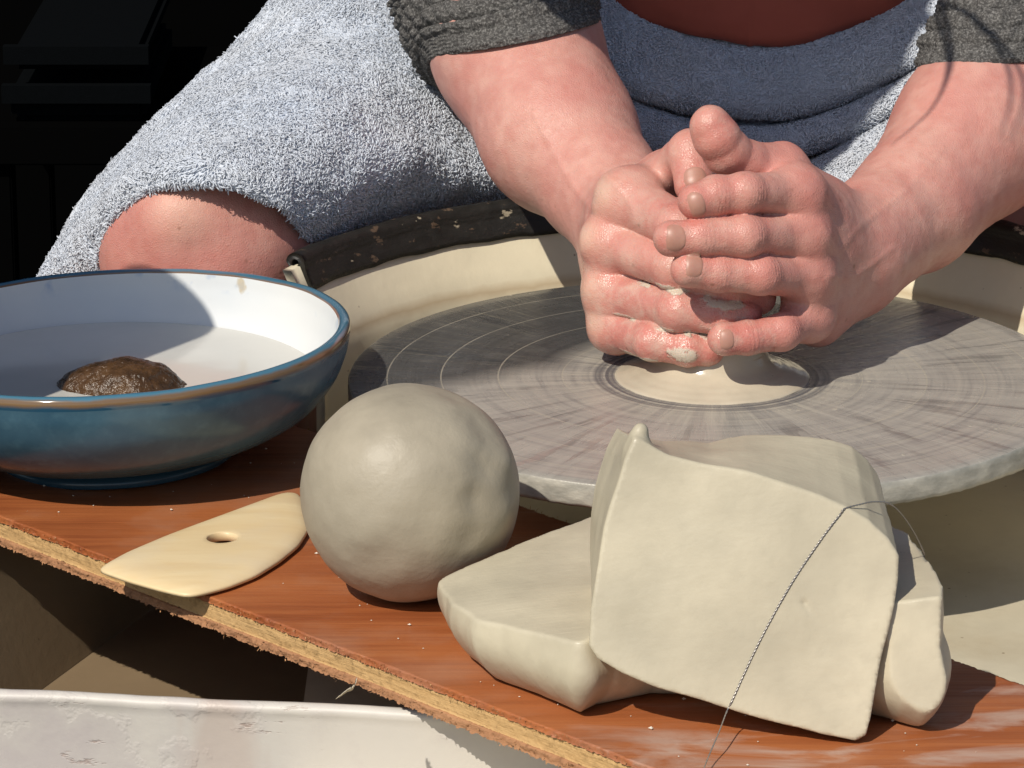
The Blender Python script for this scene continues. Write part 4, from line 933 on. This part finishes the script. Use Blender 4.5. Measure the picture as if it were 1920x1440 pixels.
# sleeves, pushed up in bunched folds
def sleeve(arm, shoulder, s0, seed, tilt, rad):
    cpts = np.array([p for p, r in arm][::1] + [shoulder]); rr = np.array([r for p, r in arm] + [5.6])
    K = catmull(np.c_[cpts, rr], 800); L_ = np.r_[0, np.cumsum(np.linalg.norm(np.diff(K[:, :3], axis=0), axis=1))]
    s = np.r_[s0 + np.linspace(0, 7.5, 300), np.linspace(s0 + 7.8, L_[-1] - .1, 40)]
    Q = np.stack([np.interp(s, L_, K[:, k]) for k in range(4)], -1)
    TK = np.gradient(K[:, :3], axis=0); TK /= np.linalg.norm(TK, axis=1, keepdims=True)
    NK = np.cross(TK, np.array([0, 0, 1.0])); NK /= np.linalg.norm(NK, axis=1, keepdims=True); BK = np.cross(TK, NK)
    na = 420; an = np.linspace(0, 2 * np.pi, na, endpoint=False); i0_ = np.searchsorted(L_, s0)
    dir0 = np.cos(an)[:, None] * NK[i0_] + np.sin(an)[:, None] * BK[i0_]; vp = -FWD - TK[i0_] * (-FWD @ TK[i0_]); vp /= np.linalg.norm(vp); rp_ = RIGHT - TK[i0_] * (RIGHT @ TK[i0_]); rp_ = rp_ - vp * (rp_ @ vp); rp_ /= np.linalg.norm(rp_); vp = vp * tilt[0] + rp_ * tilt[1]
    s2 = np.maximum(s[:, None] - (dir0 @ vp)[None] * np.clip(1 - (s - s0 - 4) / 9, 0, 1)[:, None], .05)     # the cuff is pushed up askew
    ip = lambda A: np.stack([np.interp(s2, L_, A[:, k]) for k in range(A.shape[1])], -1)
    Q2 = ip(K); N2_ = ip(NK); B2_ = ip(BK); T = ip(TK)
    dirs = np.cos(an)[None, :, None] * N2_ + np.sin(an)[None, :, None] * B2_
    base = Q2[..., :3] + dirs * Q2[..., 3:4]
    sl_ = (s - s0)[:, None] + 0 * an[None]
    warp = vnoise(base * np.array([1, 1, 1.0]) + seed, .22, 2) * .55
    phs = (sl_ + warp) ; 
    hemz = np.clip((phs - 1.0) / .3, 0, 1)
    fold = np.abs(np.sin(np.pi * (phs - 1.05) / (1.05 + .25 * np.sin(phs + seed)))) ** .55
    amp = .40 * hemz
    cable = .065 * np.cos(an * 40)[None] * (.35 + .65 * fold) * (.35 + .65 * hemz) ; stitch = .028 * np.cos(sl_ * 26 + np.cos(an * 34)[None] * 1.2)
    fuzz = vnoise(base, 3.2, 2) * .03 * (.4 + .6 * hemz)
    off = rad + amp * (fold - .35) + cable + stitch + fuzz - .20 * (np.clip(1 - sl_ / .15, 0, 1))
    off = np.where(sl_ > .2, np.maximum(off, .19 + .03 * cable), off) + np.clip(sl_ - 8, 0, 10) * .06
    G = Q2[..., :3] + dirs * (Q2[..., 3:4] + off[..., None])
    # turned-in hem
    hem = Q2[0, :, :3] + dirs[0] * (Q2[0, :, 3:4] - .25) + T[0] * .5
    G = np.concatenate([hem[None], G], 0)
    return mesh("sleeve", G.reshape(-1, 3), grid_faces(len(G), na, closed_v=True)[:, ::-1], KNIT, person)
sleeve(rarm, np.array([-15., 34, 36]), cuff(rarm, 960, 78) - .2, 3.0, (3.7, 1.0), .28)
sleeve(larm, np.array([20., 35, 38]), cuff(larm, 1880, 122) + .4, 11.0, (3.7, -4.2), .28)
# shirt
cols = [1010, 1090, 1180, 1280, 1400, 1500, 1600, 1700, 1790]
hemy = [-110, -20, 36, 70, 86, 78, 52, 16, -50]; hemY = [36, 31.5, 29.6, 28.8, 28.4, 28.6, 29.2, 30.6, 35]
rows = []
for dy, dY in ((6, 2.5), (6, .9), (0, 0), (-26, -.25), (-90, .2), (-260, 2.0), (-620, 3.0)):
    rows.append([U(x, y + dy, Y=Y + dY) for x, y, Y in zip(cols, hemy, hemY)])
G = sheet(rows, 120, 160); N_ = normals_grid(G); G = G + N_ * (vnoise(G, .16, 2) * .5 + vnoise(G, .5, 2) * .10)[..., None]
seam = np.abs(np.linspace(0, 1, 160) - .505) < .006; G[:, seam] += N_[:, seam] * -.06
mesh("shirt", G.reshape(-1, 3), grid_faces(120, 160), SHIRT, person)
# hair: a cap and loose locks hanging forward over the work
HD = np.array([-14., 5.5, 42.5]); HAIR = simple("brown hair", (0.06, 0.032, 0.018), .45)
def f_hair(P):
    d = ell(P, HD + [0, 1.2, 1.0], (9.6, 10.6, 10.4)); return smax(d, -(P[:, 2] - (HD[2] - 7 + .55 * (HD[1] - P[:, 1]))), 1.0) + vnoise(P * np.array([1, 1, .3], np.float32), .8, 2) * .25
V, F = surface(f_hair, HD - 13.5, HD + 14.5, .4); hair = mesh("hair", V, F, HAIR, person)
V, F = [], []
for i, (x0, dx, zl) in enumerate(((-1.5, -.2, 30), (.2, 1.2, 31))):
    c_ = catmull(np.array([HD + [7, -6.0, 4], HD + [10.2, -8.6, -.5], np.array([x0 + dx * .4, -6 - i * .5, 37]), np.array([x0 + dx, -8 - .5 * i, zl + 4]), np.array([x0 + dx * 2.2 - 1, -8.5, zl])]), 40)
    for k_ in range(2):
        cc = c_ + rng.normal(size=3) * .22 + np.sin(np.linspace(0, 5 + i, 40))[:, None] * np.array([.3, .1, 0]) * (k_ - 1); r = np.interp(np.linspace(0, 1, 40), [0, .6, 1], [.22, .12, .03])
        g_ = np.stack([cc + r[:, None] * np.array([math.cos(q), math.sin(q), 0]) for q in np.linspace(0, 2 * np.pi, 6, endpoint=False)], 1)
        F.append(grid_faces(40, 6, closed_v=True) + len(V) * 240); V.append(g_.reshape(-1, 3))
mesh("hair_lock", np.concatenate(V), np.concatenate(F), HAIR, hair)

# ------------------------------------------------------------------ towel over the lap
r5 = [(120, 560, 27), (68, 540, 20), (178, 530, 15), (188, 452, 12.5), (225, 390, 11), (300, 347, 9.3), (400, 343, 8.6), (480, 363, 8.8), (545, 397, 9.8), (590, 452, 12.5), (700, 432, 17.5), (830, 390, 20.6), (990, 372, 21.6)]
r4 = [(170, 480, 30), (105, 465, 22), (150, 450, 15.5), (185, 390, 13), (240, 330, 11.2), (310, 310, 9.8), (400, 305, 9.2), (485, 320, 9.4), (560, 345, 10.3), (620, 390, 12), (720, 370, 16), (840, 345, 18.6), (980, 340, 21)]
r3 = [(250, 370, 33), (190, 330, 25), (230, 320, 18), (270, 290, 15), (320, 265, 13.3), (390, 250, 12.3), (460, 245, 12), (540, 250, 12.3), (610, 265, 13), (680, 290, 14.2), (770, 290, 16.5), (860, 290, 19.2), (975, 300, 22)]
r2 = [(380, 240, 37), (330, 190, 30), (365, 190, 23), (400, 180, 20), (450, 170, 18.3), (505, 160, 17.6), (560, 155, 17.5), (620, 155, 17.8), (680, 165, 18.2), (740, 180, 19), (810, 195, 20.5), (880, 210, 22.5), (965, 240, 25)]
r1 = [(480, 120, 41), (440, 85, 35), (480, 80, 28.5), (520, 75, 26), (560, 70, 24.8), (600, 65, 24.2), (650, 60, 24), (700, 60, 24.1), (750, 65, 24.5), (800, 75, 25), (850, 90, 26), (900, 110, 27.5), (960, 140, 29)]
r0 = [(600, -60, 46), (560, -60, 41), (590, -60, 35), (620, -60, 32.5), (650, -60, 31.5), (680, -60, 31), (720, -60, 30.8), (760, -60, 31), (800, -60, 31.2), (840, -60, 31.6), (880, -60, 32), (920, -60, 33), (970, -60, 34)]
rowsA = [[U(x, y, Y=Y) for x, y, Y in r] for r in (r0, r1, r2, r3, r4, r5)]
lx = [1040, 1120, 1200, 1280, 1380, 1480, 1580, 1680, 1770]
lr = [([-90, -60, 0, 30, 45, 45, 25, -10, -60], 31.5), ([20, 45, 75, 95, 105, 105, 85, 50, 0], 28.0), ([80, 110, 140, 160, 172, 170, 145, 105, 60], 26.6), ([115, 145, 178, 200, 214, 212, 185, 138, 90], 26.6), ([122, 153, 190, 214, 228, 225, 198, 148, 98], 28.4),
      ([128, 162, 205, 228, 242, 238, 208, 158, 106], 26.2), ([165, 205, 240, 262, 276, 270, 236, 184, 130], 25.2), ([200, 238, 268, 290, 302, 295, 258, 204, 148], 25.5), ([208, 247, 277, 302, 315, 308, 270, 214, 156], 27.3), ([216, 256, 288, 312, 324, 317, 280, 224, 165], 25.2), ([270, 300, 322, 338, 345, 338, 308, 268, 215], 23.2), ([340, 350, 358, 366, 370, 366, 352, 335, 300], 21.8)]
rowsB = [[U(x, y, Y=Y + .25 * math.sin(x * .013 + Y)) for x, y in zip(lx, ys)] for ys, Y in lr]
GA_ = sheet(rowsA, 150, 220); GB_ = sheet(rowsB, 150, 130)
parts = []
for G, amp in ((GA_, .22), (GB_, .16)):
    N_ = normals_grid(G)
    if (N_.mean((0, 1)) @ -FWD) < 0: N_ = -N_
    G = G + N_ * (vnoise(G, .22, 3) * amp + vnoise(G, .9, 2) * .06)[..., None]
    parts.append((G, N_))
Vt, Ft, PV = [], [], 0
TH = .28
for G, N_ in parts:
    nu, nv = G.shape[:2]; top = G.reshape(-1, 3); bot = (G - N_ * TH).reshape(-1, 3); k = sum(len(v) for v in Vt)
    f1 = grid_faces(nu, nv) + k; f2 = grid_faces(nu, nv)[:, ::-1] + k + nu * nv
    e = lambda idx: np.stack([idx[:-1] + k, idx[1:] + k, idx[1:] + k + nu * nv, idx[:-1] + k + nu * nv], -1)
    sides = np.concatenate([e(np.arange(nv)), e((nu - 1) * nv + np.arange(nv)), e(np.arange(nu) * nv), e(np.arange(nu) * nv + nv - 1)])
    fl = np.concatenate([f1, f2, sides]); Vt += [top, bot]; Ft.append(fl)
towel = mesh("towel", np.concatenate(Vt), np.concatenate(Ft), TERRY)
attr(towel, "rnd", np.full(len(towel.data.vertices), .65))
tag(towel, "pale blue terry towel draped over the potter's lap and knee", "towel")
# the pile: short bent loops
def tufts(G, N_, dens):
    nu, nv = G.shape[:2]
    a_ = G[:-1, :-1]; b_ = G[1:, :-1]; c_ = G[1:, 1:]; ar = np.linalg.norm(np.cross(b_ - a_, c_ - a_), axis=-1).ravel()
    # only pieces turned towards where the photograph was taken, or nearly so, need their loops
    face = (N_[:-1, :-1] @ -FWD).ravel(); ar = np.where(face > -.45, ar, 0)
    n = int(ar.sum() * dens); idx = rng.choice(len(ar), n, p=ar / ar.sum()); i, j = idx // (nv - 1), idx % (nv - 1)
    u, v = rng.random((2, n, 1)); p = G[i, j] * (1 - u) * (1 - v) + G[i + 1, j] * u * (1 - v) + G[i, j + 1] * (1 - u) * v + G[i + 1, j + 1] * u * v
    return p, N_[i, j]
P1, N1 = tufts(*parts[0], 150); P2, N2 = tufts(*parts[1], 150)
P_, N_ = np.concatenate([P1, P2]), np.concatenate([N1, N2])
# extra loops along the hem, hanging free
hemG, hemN = parts[0][0][-1], parts[0][1][-1]; hi_ = rng.integers(0, len(hemG), 2600); P_ = np.concatenate([P_, hemG[hi_] + rng.normal(size=(2600, 3)) * .06 - hemN[hi_] * rng.random((2600, 1)) * TH]); N_ = np.concatenate([N_, hemN[hi_] * .5 + np.array([0, -.5, -.7])])
n = len(P_); rd = rng.normal(size=(n, 3)); flow = np.stack([vnoise(P_, .7, 2), vnoise(P_ + 31, .7, 2), vnoise(P_ + 67, .7, 2)], -1) * 1.3
tang = rd * .6 + flow; tang -= N_ * (tang * N_).sum(-1, keepdims=True)
d1 = N_ * .7 + tang * .6; d1 /= np.linalg.norm(d1, axis=1, keepdims=True); d2 = N_ * .15 + tang * 1.0 + np.array([0, 0, -.15]); d2 /= np.linalg.norm(d2, axis=1, keepdims=True)
ln = (.105 + .10 * rng.random((n, 1))) * (1 + .25 * vnoise(P_, .8, 2)[:, None]); q0_ = P_ - N_ * .03; q1_ = P_ + d1 * ln * .8; q2_ = q1_ + d2 * ln * .9; q3_ = q2_ + d2 * ln * .25 - N_ * ln * .3
sd = np.cross(d1, d2) + 1e-4; sd /= np.linalg.norm(sd, axis=1, keepdims=True)
V, W = [], (.030, .035, .032, .009)
for q, wd in zip((q0_, q1_, q2_, q3_), W):
    up = np.cross(sd, d2 if wd < .031 else d1)
    for a_ in (0, 2.094, 4.189): V.append(q + wd * (math.cos(a_) * sd + math.sin(a_) * up))
V = np.stack(V, 1).reshape(-1, 3)
bf = np.array([(r * 3 + a_, r * 3 + (a_ + 1) % 3, r * 3 + 3 + (a_ + 1) % 3, r * 3 + 3 + a_) for r in range(3) for a_ in range(3)])
Fp = (np.arange(n)[:, None, None] * 12 + bf[None]).reshape(-1, 4)
pile = mesh("terry_pile", V, Fp, TERRY, towel); pile['kind'] = 'stuff'
attr(pile, "rnd", np.repeat(np.clip(.5 + .22 * rng.normal(size=n), 0, 1), 12))
print("tufts", n)
